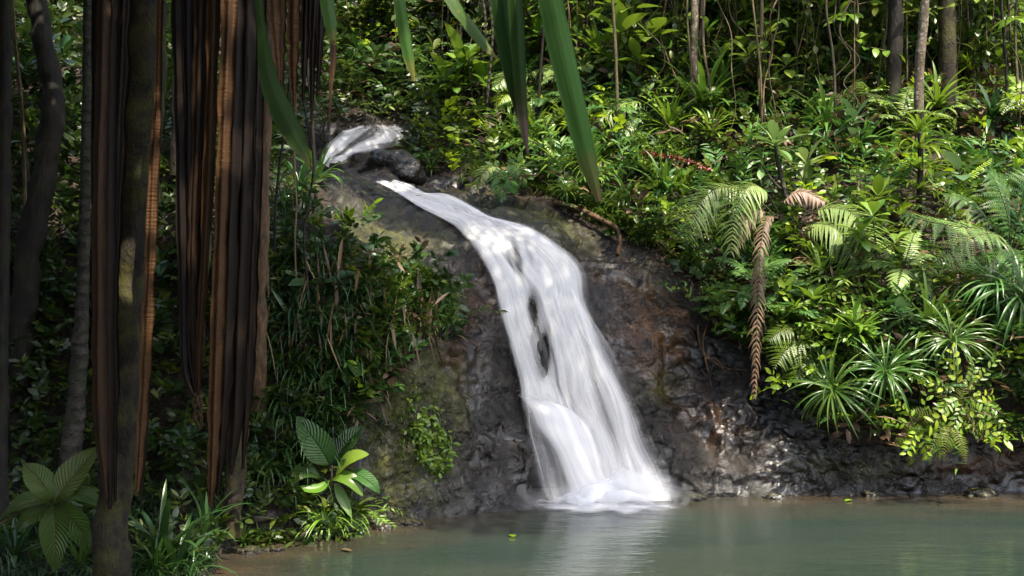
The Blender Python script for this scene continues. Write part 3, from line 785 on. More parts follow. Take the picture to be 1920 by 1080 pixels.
boulder("ledge_rock", "small dark rock showing through the middle of the falling water", 996, 600, 9.86, (0.055, 0.11, 0.18), 15, rot=0.15)
boulder("ledge_rock", "larger brown rock parting the falling water above the shelf", 1012, 665, 9.66, (0.07, 0.12, 0.23), 19, rot=0.12)
# ------------------------------------------------------------------ plant kinds: each returns [(part name, mesh)] of unit size, base at the origin
def U(a, b, n=None): return rng.uniform(a, b, n)

def k_rosette(mat, n=26, w=0.07, el=(1.45, 0.15), droop=(0.5, 1.5), nseg=7, jit=0.12, shape='strap'):
    mb = MB()
    f = np.linspace(0, 1, n)
    az = np.arange(n) * 2.399963 + U(-0.3, 0.3, n)
    e = el[0] + (el[1] - el[0]) * f + rng.normal(0, jit, n)
    d, nn = polar(az, e)
    L = U(0.7, 1.05, n) * (0.75 + 0.25 * np.sin(PI * np.clip(f + 0.2, 0, 1)))
    dr = droop[0] + (droop[1] - droop[0]) * f + rng.normal(0, 0.15, n)
    base = np.stack([0.03 * np.cos(az), 0.03 * np.sin(az), 0.06 * (1 - f)], -1)
    blades(mb, base, d, nn, L, w * U(0.8, 1.2, n), np.maximum(dr, 0.1), nseg, shape, 0.35, U(0, 1, n), 3, 1.3)
    return [('leaves', mb.mesh('leaves', M[mat]))]

def k_whorl(mat, nb=4, leafL=0.36, leafW=0.15, nl=8, h=1.0, spread=0.45, shape='obov', stem='stem', ncol=5, bend=0.15, single=False):
    mb, sb = MB(), MB()
    top = np.array([U(-bend, bend), U(-bend, bend), h])
    ends = [top]
    trunk = spline([(0, 0, -0.1), (top[0] * 0.2, top[1] * 0.2, h * 0.4), top], 12)
    tube(sb, trunk, np.linspace(0.022, 0.012, 12), 6)
    for i in range(nb - 1):
        a = i * 2.4 + U(0, 1); z0 = U(0.35, 0.75); p0 = trunk[int(z0 * 11)]
        e = p0 + np.array([math.cos(a) * U(0.5, 1) * spread, math.sin(a) * U(0.5, 1) * spread, U(0.1, 0.35)])
        tube(sb, spline([p0, (p0 + e) / 2 + (0, 0, -0.03), e], 8), np.linspace(0.012, 0.007, 8), 5)
        ends.append(e)
    for e in ends:
        n = nl + int(U(-1, 2))
        az = np.arange(n) * 2.4 + U(0, 6); f = np.linspace(0, 1, n)
        el = 1.0 - 1.15 * f + rng.normal(0, 0.15, n)
        d, nn = polar(az, el)
        blades(mb, e - np.stack([0 * f, 0 * f, f * 0.06], -1) + d * 0.025, d, nn, leafL * U(0.75, 1.1, n), leafW * U(0.85, 1.1, n), U(0.2, 0.8, n), 6, shape, 0.22, U(0, 1, n), ncol, 1.2, 0.05)
    return [('stem', sb.mesh('stem', M[stem])), ('leaves', mb.mesh('leaves', M[mat]))]

def k_spray(mat, nb=9, nl=11, leafL=0.17, leafW=0.065, shape='ellip', up=0.6, droopb=0.5, stem='twig', size=1.0):
    mb, sb = MB(), MB()
    for i in range(nb):
        a = i * 2.4 + U(-0.4, 0.4); el = U(0.1, 1.2) * up + 0.1
        Lb = size * U(0.6, 1.05)
        d, nn = polar(a, el)
        s = np.linspace(0, 1, 10)
        th = droopb * s * U(0.6, 1.4)
        pts = np.cumsum((np.cos(th)[:, None] * d - np.sin(th)[:, None] * nn) * Lb / 9, 0)
        tube(sb, pts, np.linspace(0.012, 0.004, 10), 4)
        k = nl + int(U(-2, 3))
        ii = np.linspace(2.5, 9, k)
        pos = np.stack([np.interp(ii, np.arange(10), pts[:, c]) for c in range(3)], -1)
        T = norm(np.gradient(pts, axis=0)); t = norm(np.stack([np.interp(ii, np.arange(10), T[:, c]) for c in range(3)], -1))
        upv = norm(np.array([0, 0, 1.0]) - t[:, 2:] * t)
        sd = np.cross(t, upv)
        sg = np.where(np.arange(k) % 2 == 0, 1, -1)[:, None]
        dd = sg * sd * 0.8 + t * U(0.35, 0.8, (k, 1)) + rng.normal(0, 0.15, (k, 3))
        nn2 = upv + rng.normal(0, 0.3, (k, 3))
        blades(mb, pos, dd, nn2, leafL * U(0.7, 1.15, k), leafW * U(0.8, 1.15, k), U(0.1, 0.7, k), 4, shape, 0.2, U(0, 1, k), 3)
    return [('stem', sb.mesh('stem', M[stem])), ('leaves', mb.mesh('leaves', M[mat]))]

def k_fern(mat, n=8, npin=20, l0=0.2, w=0.045, sub=0, el=(0.5, 1.2), droop=(0.9, 1.7), rach='twig'):
    mb, sb = MB(), MB()
    for i in range(n):
        a = i * 2.4 + U(-0.3, 0.3); e = U(*el); L = U(0.75, 1.05)
        d, nn = polar(a, e)
        s = np.linspace(0, 1, 20); th = U(*droop) * s ** 1.2
        pts = np.cumsum((np.cos(th)[:, None] * d - np.sin(th)[:, None] * nn) * L / 20, 0)
        frond(mb, sb, pts, l0 * U(0.85, 1.1), npin, (nn[0], nn[1], nn[2]), 0.45, 0.5, w, 'fern', 0.15, sub, 0.008, U(0.2, 0.8), grav=0.25)
    return [('stem', sb.mesh('stem', M[rach])), ('fronds', mb.mesh('fronds', M[mat]))]

def k_grass(mat, n=40, w=0.022):
    mb = MB()
    az = U(0, 2 * PI, n); el = U(0.5, 1.5, n)
    d, nn = polar(az, el)
    b = np.stack([0.08 * np.cos(az) * U(0, 1, n), 0.08 * np.sin(az) * U(0, 1, n), 0 * az], -1)
    blades(mb, b, d, nn, U(0.5, 1.05, n), w * U(0.7, 1.3, n), U(0.6, 2.2, n), 6, 'needle', 0.3, U(0, 1, n), 3, 1.3)
    return [('leaves', mb.mesh('leaves', M[mat]))]

def k_broad(mat, n=6, leafL=0.6, leafW=0.34, pet=0.45):
    mb, sb = MB(), MB()
    for i in range(n):
        a = i * 2.4 + U(-0.4, 0.4); e = U(0.5, 1.3)
        d, nn = polar(a, e)
        p = spline([np.zeros(3), d * pet * 0.6, d * pet + np.array([0, 0, -0.03])], 8)
        tube(sb, p, np.linspace(0.014, 0.008, 8), 5)
        d2, n2 = polar(a + U(-0.3, 0.3), e - U(0.5, 1.2))
        blades(mb, p[-1], d2, n2, leafL * U(0.8, 1.1), leafW * U(0.85, 1.1), U(0.5, 1.1), 8, 'ellip', 0.2, U(0, 1), 7, 1.2, 0.05)
    return [('stem', sb.mesh('stem', M['stem'])), ('leaves', mb.mesh('leaves', M[mat]))]

def k_tall(mat, h=2.2, nl=44, leafL=0.2, leafW=0.085, shape='ellip', stem='stem'):
    mb, sb = MB(), MB()
    tr = spline([(0, 0, -0.2), (U(-.1, .1), U(-.1, .1), h * 0.5), (U(-.25, .25), U(-.25, .25), h)], 16)
    tube(sb, tr, np.linspace(0.018, 0.006, 16), 5)
    for i in range(12):
        z0 = int(16 * (0.35 + 0.62 * i / 12)); p0 = tr[min(z0, 15)]; a = i * 2.4 + U(-.4, .4)
        Lb = U(0.3, 0.65) * (1.1 - 0.5 * i / 12)
        d, nn = polar(a, U(-0.1, 0.6))
        t = np.linspace(0, 1, 8)[:, None]
        pts = p0 + d * Lb * t - np.array([0, 0, 1]) * Lb * 0.35 * t ** 2
        tube(sb, pts, np.linspace(0.007, 0.003, 8), 4)
        k = int(U(5, 9)); f = np.linspace(0.25, 1, k)
        pos = p0 + d * Lb * f[:, None] - np.array([0, 0, 1]) * Lb * 0.35 * f[:, None] ** 2
        sd = np.cross(d, nn); sg = np.where(np.arange(k) % 2 == 0, 1, -1)[:, None]
        dd = sg * sd * 0.8 + d * U(0.3, 0.9, (k, 1)) + rng.normal(0, 0.2, (k, 3)) + (0, 0, -0.25)
        blades(mb, pos, dd, np.array([0, 0, 1.0]) + rng.normal(0, 0.3, (k, 3)), leafL * U(0.7, 1.2, k), leafW * U(0.8, 1.2, k), U(0.3, 1.0, k), 5, shape, 0.2, U(0, 1, k), 3)
    return [('stem', sb.mesh('stem', M[stem])), ('leaves', mb.mesh('leaves', M[mat]))]
def k_vine(mat, h=2.6, leafL=0.11):
    mb, sb = MB(), MB()
    for q in range(3):
        tr = spline([(U(-.15, .15), U(-.1, .1), h), (U(-.2, .2), U(-.1, .1), h * 0.66), (U(-.2, .2), U(-.1, .1), h * 0.33), (U(-.25, .25), U(-.1, .1), 0.0)], 30)
        tube(sb, tr, np.linspace(0.008, 0.004, 30), 4)
        k = 34; ii = rng.integers(2, 30, k); pos = tr[ii]
        d, nn = polar(U(0, 6.28, k), U(-1.0, 0.2, k))
        blades(mb, pos, d, nn, leafL * U(0.6, 1.3, k), leafL * 0.55 * U(0.8, 1.2, k), U(0.3, 1.0, k), 4, 'ellip', 0.2, U(0, 1, k), 3)
    return [('stem', sb.mesh('stem', M['vine'])), ('leaves', mb.mesh('leaves', M[mat]))]
PROTO = {}
def proto(kind, fn, nvar=3): PROTO[kind] = [fn() for _ in range(nvar)]
proto('rosette', lambda: k_rosette('strap'))
proto('rosette_bright', lambda: k_rosette('strap_bright', 30, 0.075, (1.4, 0.2), (0.5, 1.3)))
proto('rosette_dark', lambda: k_rosette('strap_dark', 24, 0.085))
proto('rosette_long', lambda: k_rosette('strap_dark', 14, 0.075, (1.3, 0.35), (0.6, 1.5), 9, 0.2), 3)
proto('straps_hanging', lambda: k_rosette('strap', 70, 0.03, (1.2, -0.5), (1.5, 2.1), 8, 0.25))
proto('straps_hanging_bright', lambda: k_rosette('strap_bright', 55, 0.034, (1.2, -0.3), (1.3, 2.0), 8, 0.22))
proto('whorl', lambda: k_whorl('leaf_mid'))
proto('whorl_bright', lambda: k_whorl('leaf_bright', 5, 0.36, 0.16))
proto('whorl_pale', lambda: k_whorl('leaf_pale', 2, 0.42, 0.18, 9, 0.8))
proto('whorl_dark', lambda: k_whorl('leaf_dark', 4, 0.4, 0.17))
proto('spray', lambda: k_spray('leaf_mid'), 4)
proto('spray_bright', lambda: k_spray('leaf_bright', 9, 11, 0.19, 0.07), 4)
proto('spray_dark', lambda: k_spray('leaf_dark', 10, 10, 0.2, 0.085), 4)
proto('spray_lance', lambda: k_spray('leaf_bright', 9, 10, 0.26, 0.06, 'lance', 0.7, 0.9), 3)
proto('spray_yellow', lambda: k_spray('leaf_yellow', 6, 8, 0.22, 0.09), 2)
proto('fern', lambda: k_fern('fern'), 4)
proto('fern_dark', lambda: k_fern('leaf_dark'), 2)
proto('fern_pale', lambda: k_fern('fern_pale', 6, 22, 0.24, 0.05), 3)
proto('fern_yellow', lambda: k_fern('leaf_yellow', 9, 16, 0.2, 0.055, 9, (0.2, 1.2), (0.8, 1.7)), 2)
proto('fern_lacy', lambda: k_fern('fern', 6, 18, 0.26, 0.05, 10, (0.4, 1.1), (0.7, 1.4)), 3)
proto('grass', lambda: k_grass('grass'), 4)
proto('broad', lambda: k_broad('leaf_mid'), 3)
proto('broad_bright', lambda: k_broad('leaf_bright'), 3)
proto('broad_dark', lambda: k_broad('leaf_bigdark', 6, 0.55, 0.28, 0.4), 3)
proto('tall', lambda: k_tall('leaf_mid'), 4)
proto('tall_bright', lambda: k_tall('leaf_bright', 1.9, leafL=0.19), 3)
proto('tall_pale', lambda: k_tall('leaf_pale', 1.6, leafL=0.22, leafW=0.11, shape='obov'), 2)
proto('tall_dark', lambda: k_tall('leaf_dark', 2.4, leafL=0.22, leafW=0.1), 3)
proto('vine', lambda: k_vine('leaf_mid'), 3)
NAMES = {'tall': ('leafy_sapling', 'sapling'), 'vine': ('leafy_vine', 'vine'), 'rosette': ('strap_leaved_plant', 'plant'), 'straps': ('hanging_strap_plant', 'plant'), 'whorl': ('broadleaf_shrub', 'shrub'), 'spray': ('leafy_shrub', 'shrub'),
         'fern': ('fern', 'fern'), 'grass': ('grass_tuft', 'grass'), 'broad': ('broadleaf_plant', 'plant')}

def orient(n, tilt, yaw):
    up_ = Vector((0, 0, 1)).lerp(Vector(n), tilt).normalized()
    return Vector((0, 0, 1)).rotation_difference(up_) @ Quaternion((0, 0, 1), yaw)

def inst_at(kind, loc, q, scale, label, group=None, sc3=None):
    pr = random.choice(PROTO[kind])
    nm, cat = NAMES[kind.split('_')[0]]
    if len(pr) == 1:
        root = bpy.data.objects.new(nm, pr[0][1]); COL.objects.link(root)
    else:
        root = empty(nm)
        for pn, me in pr:
            c = bpy.data.objects.new(pn, me); COL.objects.link(c); c.parent = root
    root.location = loc; root.rotation_mode = 'QUATERNION'; root.rotation_quaternion = q
    root.scale = sc3 or (scale,) * 3
    return tag(root, label, cat, group)

def plant(kind, px, py, size, label, tilt=0.45, yaw=None, out=None, group=None):
    """size in photo pixels at the plant's own distance"""
    if out is None: out = 0.2 if (px > 1000 and 0 < py < 700) else 0.04
    loc, n = hit(px, py)
    s = size * loc[1] / F
    return inst_at(kind, loc + n * out, orient(n, tilt, U(0, 6.28) if yaw is None else yaw), s, label, group)

# ------------------------------------------------------------------ tree trunks of the dark near bank
def pxpath(pts, n): return spline([P(*p) for p in pts], n)
TREE_CROWNS = []
def tree(name, label, path, radii, mat, crown=None, lump=0.25, nseg=18, n=90, group=None, limbs=()):
    pts = pxpath(path, n)
    base = pts[0].copy()
    root = empty(name, base); tag(root, label, 'tree', group)
    m = MB(); tube(m, pts - base, np.interp(np.linspace(0, 1, n), np.linspace(0, 1, len(radii)), radii), nseg, 0.5, lump, 7.0, random.randint(0, 99))
    for lp, r0, r1 in limbs:
        tube(m, spline(np.array(lp) - base, 20), np.linspace(r0, r1, 20), 8, 0.5, 0.1)
    m.build('trunk', M[mat], root)
    if crown:
        c, r, nl, ll = crown
        c = np.array(c, float)
        m = MB()
        dirs = norm(rng.normal(0, 1, (nl, 3)))
        rad = U(0.25, 1, nl) ** 0.5
        clump = norm(rng.normal(0, 1, (26, 3))) * U(0.02, 0.95, (26, 1)) ** 0.6
        ci = rng.integers(0, 26, nl)
        pos = (clump[ci] + rng.normal(0, 0.22, (nl, 3))) * np.array(r) if ll > 0.2 else norm(rng.normal(0, 1, (nl, 3))) * U(0, 1, (nl, 1)) ** (1 / 3) * np.array(r)
        q_ = pos / np.array(r); qn = np.linalg.norm(q_, axis=1, keepdims=True); pos = pos * np.minimum(1, 1.0 / np.maximum(qn, 1e-6))
        d = norm(rng.normal(0, 1, (nl, 3)) * (1, 1, 0.5) + (0, 0, -0.25)); nn = norm(np.array([0, 0, 1.0]) + rng.normal(0, 0.5, (nl, 3)))
        blades(m, pos + c - base, d, nn, ll * U(0.7, 1.2, nl), ll * 0.5 * U(0.8, 1.2, nl), 0.4, 2, 'ellip', 0.15, U(0, 1, nl), 3)
        t2 = MB()
        for k in range(14):
            e = clump[k] * np.array(r) * 0.9 + c
            tube(t2, spline([pts[-1] - base, (pts[-1] + e) / 2 + U(-0.2, 0.2, 3) - base, e - base], 10), np.linspace(radii[-1] * 0.7, 0.01, 10), 5)
        t2.build('limbs', M[mat], root)
        m.build('crown', M['leaf_dark'], root)
    return root

tree('forest_tree', 'thick mossy trunk leaning in the dark behind the hanging dry leaves',
     [(203, 1215, 5.55), (206, 1120, 5.6), (212, 1000, 5.65), (220, 850, 5.7), (236, 620, 5.75), (256, 380, 5.8), (272, 160, 5.85), (282, -40, 5.9), (292, -330, 6.0), (300, -700, 6.1)],
     [0.115, 0.095, 0.092, 0.092, 0.096, 0.1, 0.1, 0.096, 0.09, 0.08], 'bark_moss', ((-2.3, 5.0, 6.1), (2.2, 1.9, 0.9), 2600, 0.34), 0.3,
     limbs=[([P(292, -330, 6.0), P(200, -400, 5.6), P(120, -420, 5.4)], 0.05, 0.03), ([P(292, -330, 6.0), P(420, -400, 5.5), P(540, -430, 6.0), P(660, -440, 6.6)], 0.05, 0.03)])
tree('forest_tree', 'slender pale ringed trunk with twining roots at its foot',
     [(118, 985, 7.55), (128, 900, 7.7), (138, 800, 7.8), (148, 680, 7.95), (156, 520, 8.05), (161, 300, 8.1), (164, 50, 8.2), (168, -350, 8.3)],
     [0.09, 0.075, 0.07, 0.058, 0.045, 0.036, 0.032, 0.03], 'bark_pale', ((-4.2, 7.2, 6.4), (2.2, 2.0, 1.0), 2200, 0.34), 0.12)
tree('forest_tree', 'mossy trunk half hidden behind the widest bundle of dry leaves',
     [(432, 1005, 7.45), (438, 930, 7.45), (445, 820, 7.5), (452, 600, 7.5), (460, 250, 7.55), (466, -60, 7.6), (470, -420, 7.7)],
     [0.085, 0.075, 0.07, 0.065, 0.065, 0.06, 0.055], 'bark_moss', ((-1.6, 6.2, 7.0), (2.2, 1.9, 0.9), 2400, 0.34), 0.3)
tree('forest_tree', 'fibrous brown stem beside the long dark hanging leaf',
     [(484, 800, 8.3), (486, 690, 8.2), (490, 500, 8.15), (496, 300, 8.2), (503, 100, 8.25), (508, -200, 8.3)],
     [0.06, 0.05, 0.045, 0.04, 0.04, 0.035], 'root', None, 0.3)
tree('forest_tree', 'crooked dark trunk leaning across the gloom of the left bank',
     [(30, 900, 8.2), (35, 700, 8.8), (55, 480, 9.0), (80, 330, 9.1), (100, 180, 9.3), (70, 20, 9.5), (40, -250, 9.7)],
     [0.13, 0.11, 0.10, 0.10, 0.09, 0.08, 0.07], 'bark_dark', ((-5.5, 8.5, 7.0), (2.4, 2.2, 1.3), 1800, 0.36), 0.25)
tree('forest_tree', 'straight dark trunk at the outer edge of the left bank',
     [(-6, 1000, 7.3), (0, 800, 7.5), (5, 500, 7.6), (10, 100, 7.8), (14, -300, 8.0)],
     [0.07, 0.055, 0.05, 0.045, 0.04], 'bark_dark', ((-6.5, 6.0, 6.0), (2.2, 2.2, 1.5), 1800, 0.36), 0.2)

tree('forest_tree', 'unseen tree added on the sunny bank, its crown shading the waterfall', [(2500, 700, 8.3), (2480, 300, 8.2), (2440, -200, 8.0), (2300, -700, 7.8), (2100, -1000, 7.6)], [0.2, 0.18, 0.16, 0.14, 0.1], 'bark_dark', ((2.4, 7.0, 7.2), (1.5, 2.05, 0.6), 15500, 0.09), 0.15)  # added out of view; fine-leaved crown keeps most sun off the falls
tree('forest_tree', 'tall tree added on the dark bank so its crown shades the upper stream', [(350, 420, 10.2), (355, 200, 10.3), (370, -100, 10.4), (420, -500, 10.4), (520, -800, 10.4)], [0.1, 0.09, 0.09, 0.08, 0.07], 'bark_dark', ((-0.75, 11.6, 7.8), (1.6, 2.4, 0.7), 15000, 0.09), 0.2)  # added so the crown above the frame shades the upper cascade
tree('forest_tree', 'slim tree added on the dark bank to shade the head of the stream', [(330, 330, 10.0), (345, 100, 10.0), (400, -200, 9.9), (600, -520, 9.8), (900, -760, 9.7)], [0.07, 0.06, 0.06, 0.05, 0.04], 'bark_dark', ((1.05, 9.2, 7.5), (1.15, 1.15, 0.4), 8200, 0.09), 0.2)  # added; small crown set to shade the start of the stream
for q, (cx, cyy, cz, rx, ry, rz) in enumerate(((-6.2, 2.0, 4.2, 2.2, 3.0, 2.6), (-3.6, 1.0, 6.4, 3.0, 2.4, 1.0), (-8.2, 8.0, 5.0, 2.0, 4.0, 4.0), (-4.6, -2.5, 4.0, 2.5, 2.5, 2.5), (-0.3, 6.0, 6.6, 1.05, 0.95, 0.5), (-2.8, -0.6, 5.4, 2.0, 1.8, 1.2), (-1.5, 3.1, 4.6, 2.0, 1.4, 0.7), (-3.9, 4.4, 2.8, 1.0, 1.5, 2.2))):  # unseen trees added to block sun and sky from the left side
    tree('forest_tree', ['unseen tree added to shade the dark bank from its outer side', 'unseen tree added as a shading roof over the dark bank near the viewer', 'unseen tree added as a shading wall at the far outer side of the dark bank', 'unseen tree added behind the viewer to shade the dark bank', 'unseen tree added to keep sun off the ferny left bank', 'unseen tree added behind the viewer nearest the pool to block skylight', 'unseen tree added low over the viewer to shade the hanging leaves', 'unseen tree added to block skylight close beside the straight outer trunk'][q],
         [(960 + min(cx, -3.0) / 3 * F, 540 + 1.7 / 3 * F, 3.0), (960 + min(cx, -2.9) / 3 * F, 540 - 0.2 / 3 * F, 3.0), (960 + min(cx, -2.7) / 3 * F, 540 - (cz - 2.5) / 3 * F, 3.0)], [0.15, 0.12, 0.1], 'bark_dark', ((cx, cyy, cz), (rx, ry, rz), 2600, 0.42), 0.15)
# ------------------------------------------------------------------ hanging dry leaves
def ribbon(mb, pts, w, nref=(0, -1, 0.1), ncol=7, pleat=0.0, fold=0.0, tint=0.5, npleat=2.0, twist=0.0, rag=0.0):
    n = len(pts); t, _, _ = frames(pts)
    nr = np.asarray(nref, float); nn = norm(nr - (t @ nr)[:, None] * t)
    sd = np.cross(t, nn)
    tw = np.linspace(0, twist, n)[:, None]
    sd2 = sd * np.cos(tw) + nn * np.sin(tw); nn = nn * np.cos(tw) - sd * np.sin(tw); sd = sd2
    u = np.linspace(-1, 1, ncol)
    w = np.asarray(w)
    if rag:
        ph = U(0, 100)
        w = w * (1 + rag * vnoise(np.stack([np.arange(n) * 0.35, 0 * np.arange(n) + ph, 0 * np.arange(n)], -1), 5))
    off = pleat * np.cos(u * PI * npleat) - fold * np.abs(u)
    wob = 1 + 0.35 * vnoise(np.stack(np.broadcast_arrays(np.arange(n)[:, None] * 0.12, u[None] * 2, np.full((1, 1), U(0, 50))), -1), 8)
    V = pts[:, None] + sd[:, None] * (u[None, :, None] * w[:, None, None] / 2) + nn[:, None] * ((off[None] * wob) * w[:, None])[..., None]
    s = np.linspace(0, 1, n)
    uu, vv = np.meshgrid(u, s)
    mb.grid(V[None], tint, np.stack([uu, vv, 0 * uu], -1)[None])

def strap(parent, pts, widths, tint, pleat=0.22, npl=1.5, tw=0.0, mat='dry_strap', name='dry_leaf'):  # tint: the strap's own brown plus painted lit edges and dark gaps
    """pts: (px, py, d), widths in px at each point"""
    p = pxpath(pts, 70)
    d = p[:, 1]
    w = np.interp(np.linspace(0, 1, 70), np.linspace(0, 1, len(widths)), widths) * d / F
    m = MB(); ribbon(m, p - np.array(parent.location), w, (U(-0.5, 0.5), -1, 0.1), 11, pleat, 0, np.clip(tint + 0 * w[:, None] + 0.12 * np.sin(np.linspace(-1, 1, 11) * 5)[None] + rng.normal(0, 0.03, (70, 11)), 0, 1)[None], npl, tw, 0.25)
    return m.build(name, M[mat], parent)

B = []
b = empty('dead_leaf_bundle', P(200, -350, 5.4)); tag(b, 'long bundle of brown dead leaves hanging in front of the leaning mossy trunk', 'dead leaves'); B.append(b)
strap(b, [(205, -390, 5.5), (200, -150, 5.4), (194, 100, 5.35), (188, 350, 5.3), (187, 600, 5.3), (190, 800, 5.3), (200, 935, 5.3)], [30, 34, 36, 34, 34, 32, 6], 0.5)
strap(b, [(222, -390, 5.5), (214, -100, 5.42), (207, 200, 5.4), (203, 500, 5.35), (203, 750, 5.33), (206, 955, 5.32)], [30, 32, 34, 34, 30, 10], 0.14)
strap(b, [(240, -390, 5.5), (232, 0, 5.45), (222, 250, 5.42), (213, 500, 5.4), (212, 700, 5.38), (216, 940, 5.35)], [26, 30, 28, 22, 22, 6], 0.02)
strap(b, [(190, -390, 5.5), (180, -100, 5.45), (178, 300, 5.42), (178, 600, 5.4), (183, 850, 5.4)], [14, 16, 14, 14, 4], 0.1)
b = empty('dead_leaf_bundle', P(290, 230, 5.55)); tag(b, 'narrow pale strip of dry leaf hanging down the shaded side of the mossy trunk', 'dead leaves')
strap(b, [(300, -390, 5.6), (300, -100, 5.6), (295, 180, 5.58), (289, 300, 5.55), (280, 520, 5.5), (272, 700, 5.48), (262, 860, 5.46), (256, 930, 5.45)], [8, 10, 12, 17, 20, 19, 16, 4], 0.95, 0.15)
strap(b, [(310, -390, 5.62), (297, 260, 5.6), (284, 520, 5.55), (274, 760, 5.52), (264, 960, 5.5)], [8, 10, 14, 18, 4], 0.25, 0.2)
b = empty('dead_leaf_bundle', P(370, -350, 5.5)); tag(b, 'bundle of dry leaves gathered into a frayed knot at its lower end', 'dead leaves'); B.append(b)
strap(b, [(328, -400, 5.55), (330, -100, 5.5), (336, 200, 5.5), (341, 450, 5.45), (343, 600, 5.45), (346, 690, 5.42), (360, 735, 5.42), (372, 752, 5.42)], [22, 26, 24, 22, 20, 20, 10, 5], 0.14, 0.2)
strap(b, [(352, -400, 5.6), (350, 0, 5.6), (352, 250, 5.58), (353, 500, 5.55), (352, 640, 5.52), (366, 745, 5.46)], [36, 38, 34, 26, 16, 6], 0.05)
strap(b, [(376, -400, 5.5), (376, 0, 5.46), (370, 250, 5.45), (362, 450, 5.44), (362, 620, 5.42), (368, 745, 5.42)], [22, 24, 22, 18, 12, 6], 0.32)
strap(b, [(405, -400, 5.5), (400, 0, 5.42), (394, 250, 5.4), (384, 480, 5.4), (374, 650, 5.4), (372, 750, 5.4)], [22, 26, 24, 18, 12, 6], 0.55)
strap(b, [(388, -400, 5.55), (388, 0, 5.5), (382, 300, 5.5), (374, 560, 5.48), (370, 750, 5.44)], [20, 22, 18, 14, 6], 0.1)
m = MB()
for k in range(9):
    a = U(0, 6.28)
    tube(m, spline([P(370 + U(-5, 5), 738, 5.42), P(371 + 9 * math.cos(a), 755 + U(-6, 10), 5.42 + 0.04 * math.sin(a)), P(371 + 8 * math.cos(a + 2), 770 + U(-6, 10), 5.42 - 0.03 * math.sin(a)), P(368 + U(-14, 12), 788 + U(-20, 22), 5.42)], 16) - np.array(b.location), np.linspace(0.007, 0.003, 16), 5, 0.6)
m.build('frayed_knot', M['root'], b)
b = empty('dead_leaf_bundle', P(445, -350, 5.4)); tag(b, 'widest bundle of reddish brown pleated dead leaves hanging to the ferny ground', 'dead leaves'); B.append(b)
strap(b, [(438, -400, 5.4), (430, 0, 5.3), (421, 250, 5.26), (412, 500, 5.25), (405, 700, 5.25), (400, 850, 5.25), (395, 950, 5.25)], [26, 28, 28, 27, 26, 22, 8], 0.68, 0.2)
strap(b, [(455, -400, 5.45), (448, 0, 5.35), (438, 300, 5.32), (428, 560, 5.3), (420, 760, 5.3), (408, 930, 5.3)], [34, 38, 38, 36, 30, 8], 0.03)
strap(b, [(475, -400, 5.45), (468, 0, 5.36), (460, 300, 5.34), (452, 560, 5.33), (444, 760, 5.32), (432, 890, 5.32)], [36, 40, 40, 36, 34, 10], 0.20)
strap(b, [(492, -400, 5.5), (486, 0, 5.42), (480, 300, 5.4), (472, 520, 5.38), (465, 700, 5.38), (455, 880, 5.36)], [24, 26, 26, 26, 24, 6], 0.04)
strap(b, [(400, 760, 5.35), (394, 830, 5.34), (396, 880, 5.34), (400, 950, 5.33)], [4, 12, 12, 4], 0.3)
b = empty('dead_leaf_bundle', P(550, -300, 6.4)); tag(b, 'short cluster of dead leaf blades, one mottled yellow, hanging above the upper cascade', 'dead leaves')
strap(b, [(508, -440, 6.5), (512, -60, 6.4), (517, 60, 6.35), (524, 150, 6.35)], [22, 24, 22, 6], 0.95, 0.12, mat='dry_strap')
strap(b, [(530, -440, 6.5), (528, -60, 6.45), (527, 80, 6.4), (528, 190, 6.4)], [20, 22, 18, 5], 0.6, 0.15)
strap(b, [(552, -440, 6.4), (551, -60, 6.3), (551, 60, 6.3), (550, 130, 6.3), (552, 205, 6.3)], [26, 30, 27, 20, 6], 1.0, 0.1, mat='dry_strap')
strap(b, [(580, -440, 6.5), (577, -60, 6.45), (572, 80, 6.4), (568, 190, 6.4)], [22, 24, 20, 5], 0.1)
strap(b, [(596, -440, 6.5), (592, -60, 6.42), (586, 100, 6.4), (584, 235, 6.4)], [20, 20, 15, 4], 0.05)
strap(b, [(606, -440, 6.5), (603, -60, 6.45), (600, 80, 6.4), (594, 180, 6.4)], [16, 18, 14, 4], 0.12)

# ------------------------------------------------------------------ green leaves hanging into the top of the picture
over = empty('overhanging_palm', P(900, -420, 3.1)); tag(over, 'long dark green leaf blades hanging in from above, close to the viewer', 'palm')
m = MB(); tube(m, spline([P(-900, -500, 3.6), P(0, -560, 3.4), P(600, -520, 3.2), P(900, -470, 3.05), P(1150, -420, 3.0)], 40) - np.array(over.location), np.linspace(0.05, 0.02, 40), 8, 0.5, 0.1)
m.build('stem', M['bark_dark'], over)
def overleaf(pts, widths, label, fold=0.18, tint=0.5, mat='leaf_over', nref=(0.15, -1, 0.2), tw=0.0):
    p = pxpath(pts, 60); w = np.interp(np.linspace(0, 1, 60), np.linspace(0, 1, len(widths)), widths) * 0.78 * p[:, 1] / F
    m = MB(); ribbon(m, p - np.array(over.location), w, nref, 9, 0.025, fold, tint, 4, tw, 0.06)
    o = m.build('leaf', M[mat], over)
    if label: o['label'] = label
    return o
M['leaf_over_tip'] = leaf_mat("leaf_over_tip", (0.008, 0.026, 0.002), (0.014, 0.040, 0.003), (0.03, 0.075, 0.004), 0.5, 0.2, stripe=0.8, spec=0.12, spots=0.8, tip=(1.07, (0.045, 0.02, 0.012)), vary=0.1)
M['leaf_over_brown'] = leaf_mat("leaf_over_brown", (0.009, 0.028, 0.002), (0.016, 0.044, 0.003), (0.03, 0.075, 0.004), 0.5, 0.2, stripe=0.8, spec=0.12, spots=0.8, tip=(0.92, (0.10, 0.065, 0.05)), vary=0.1)
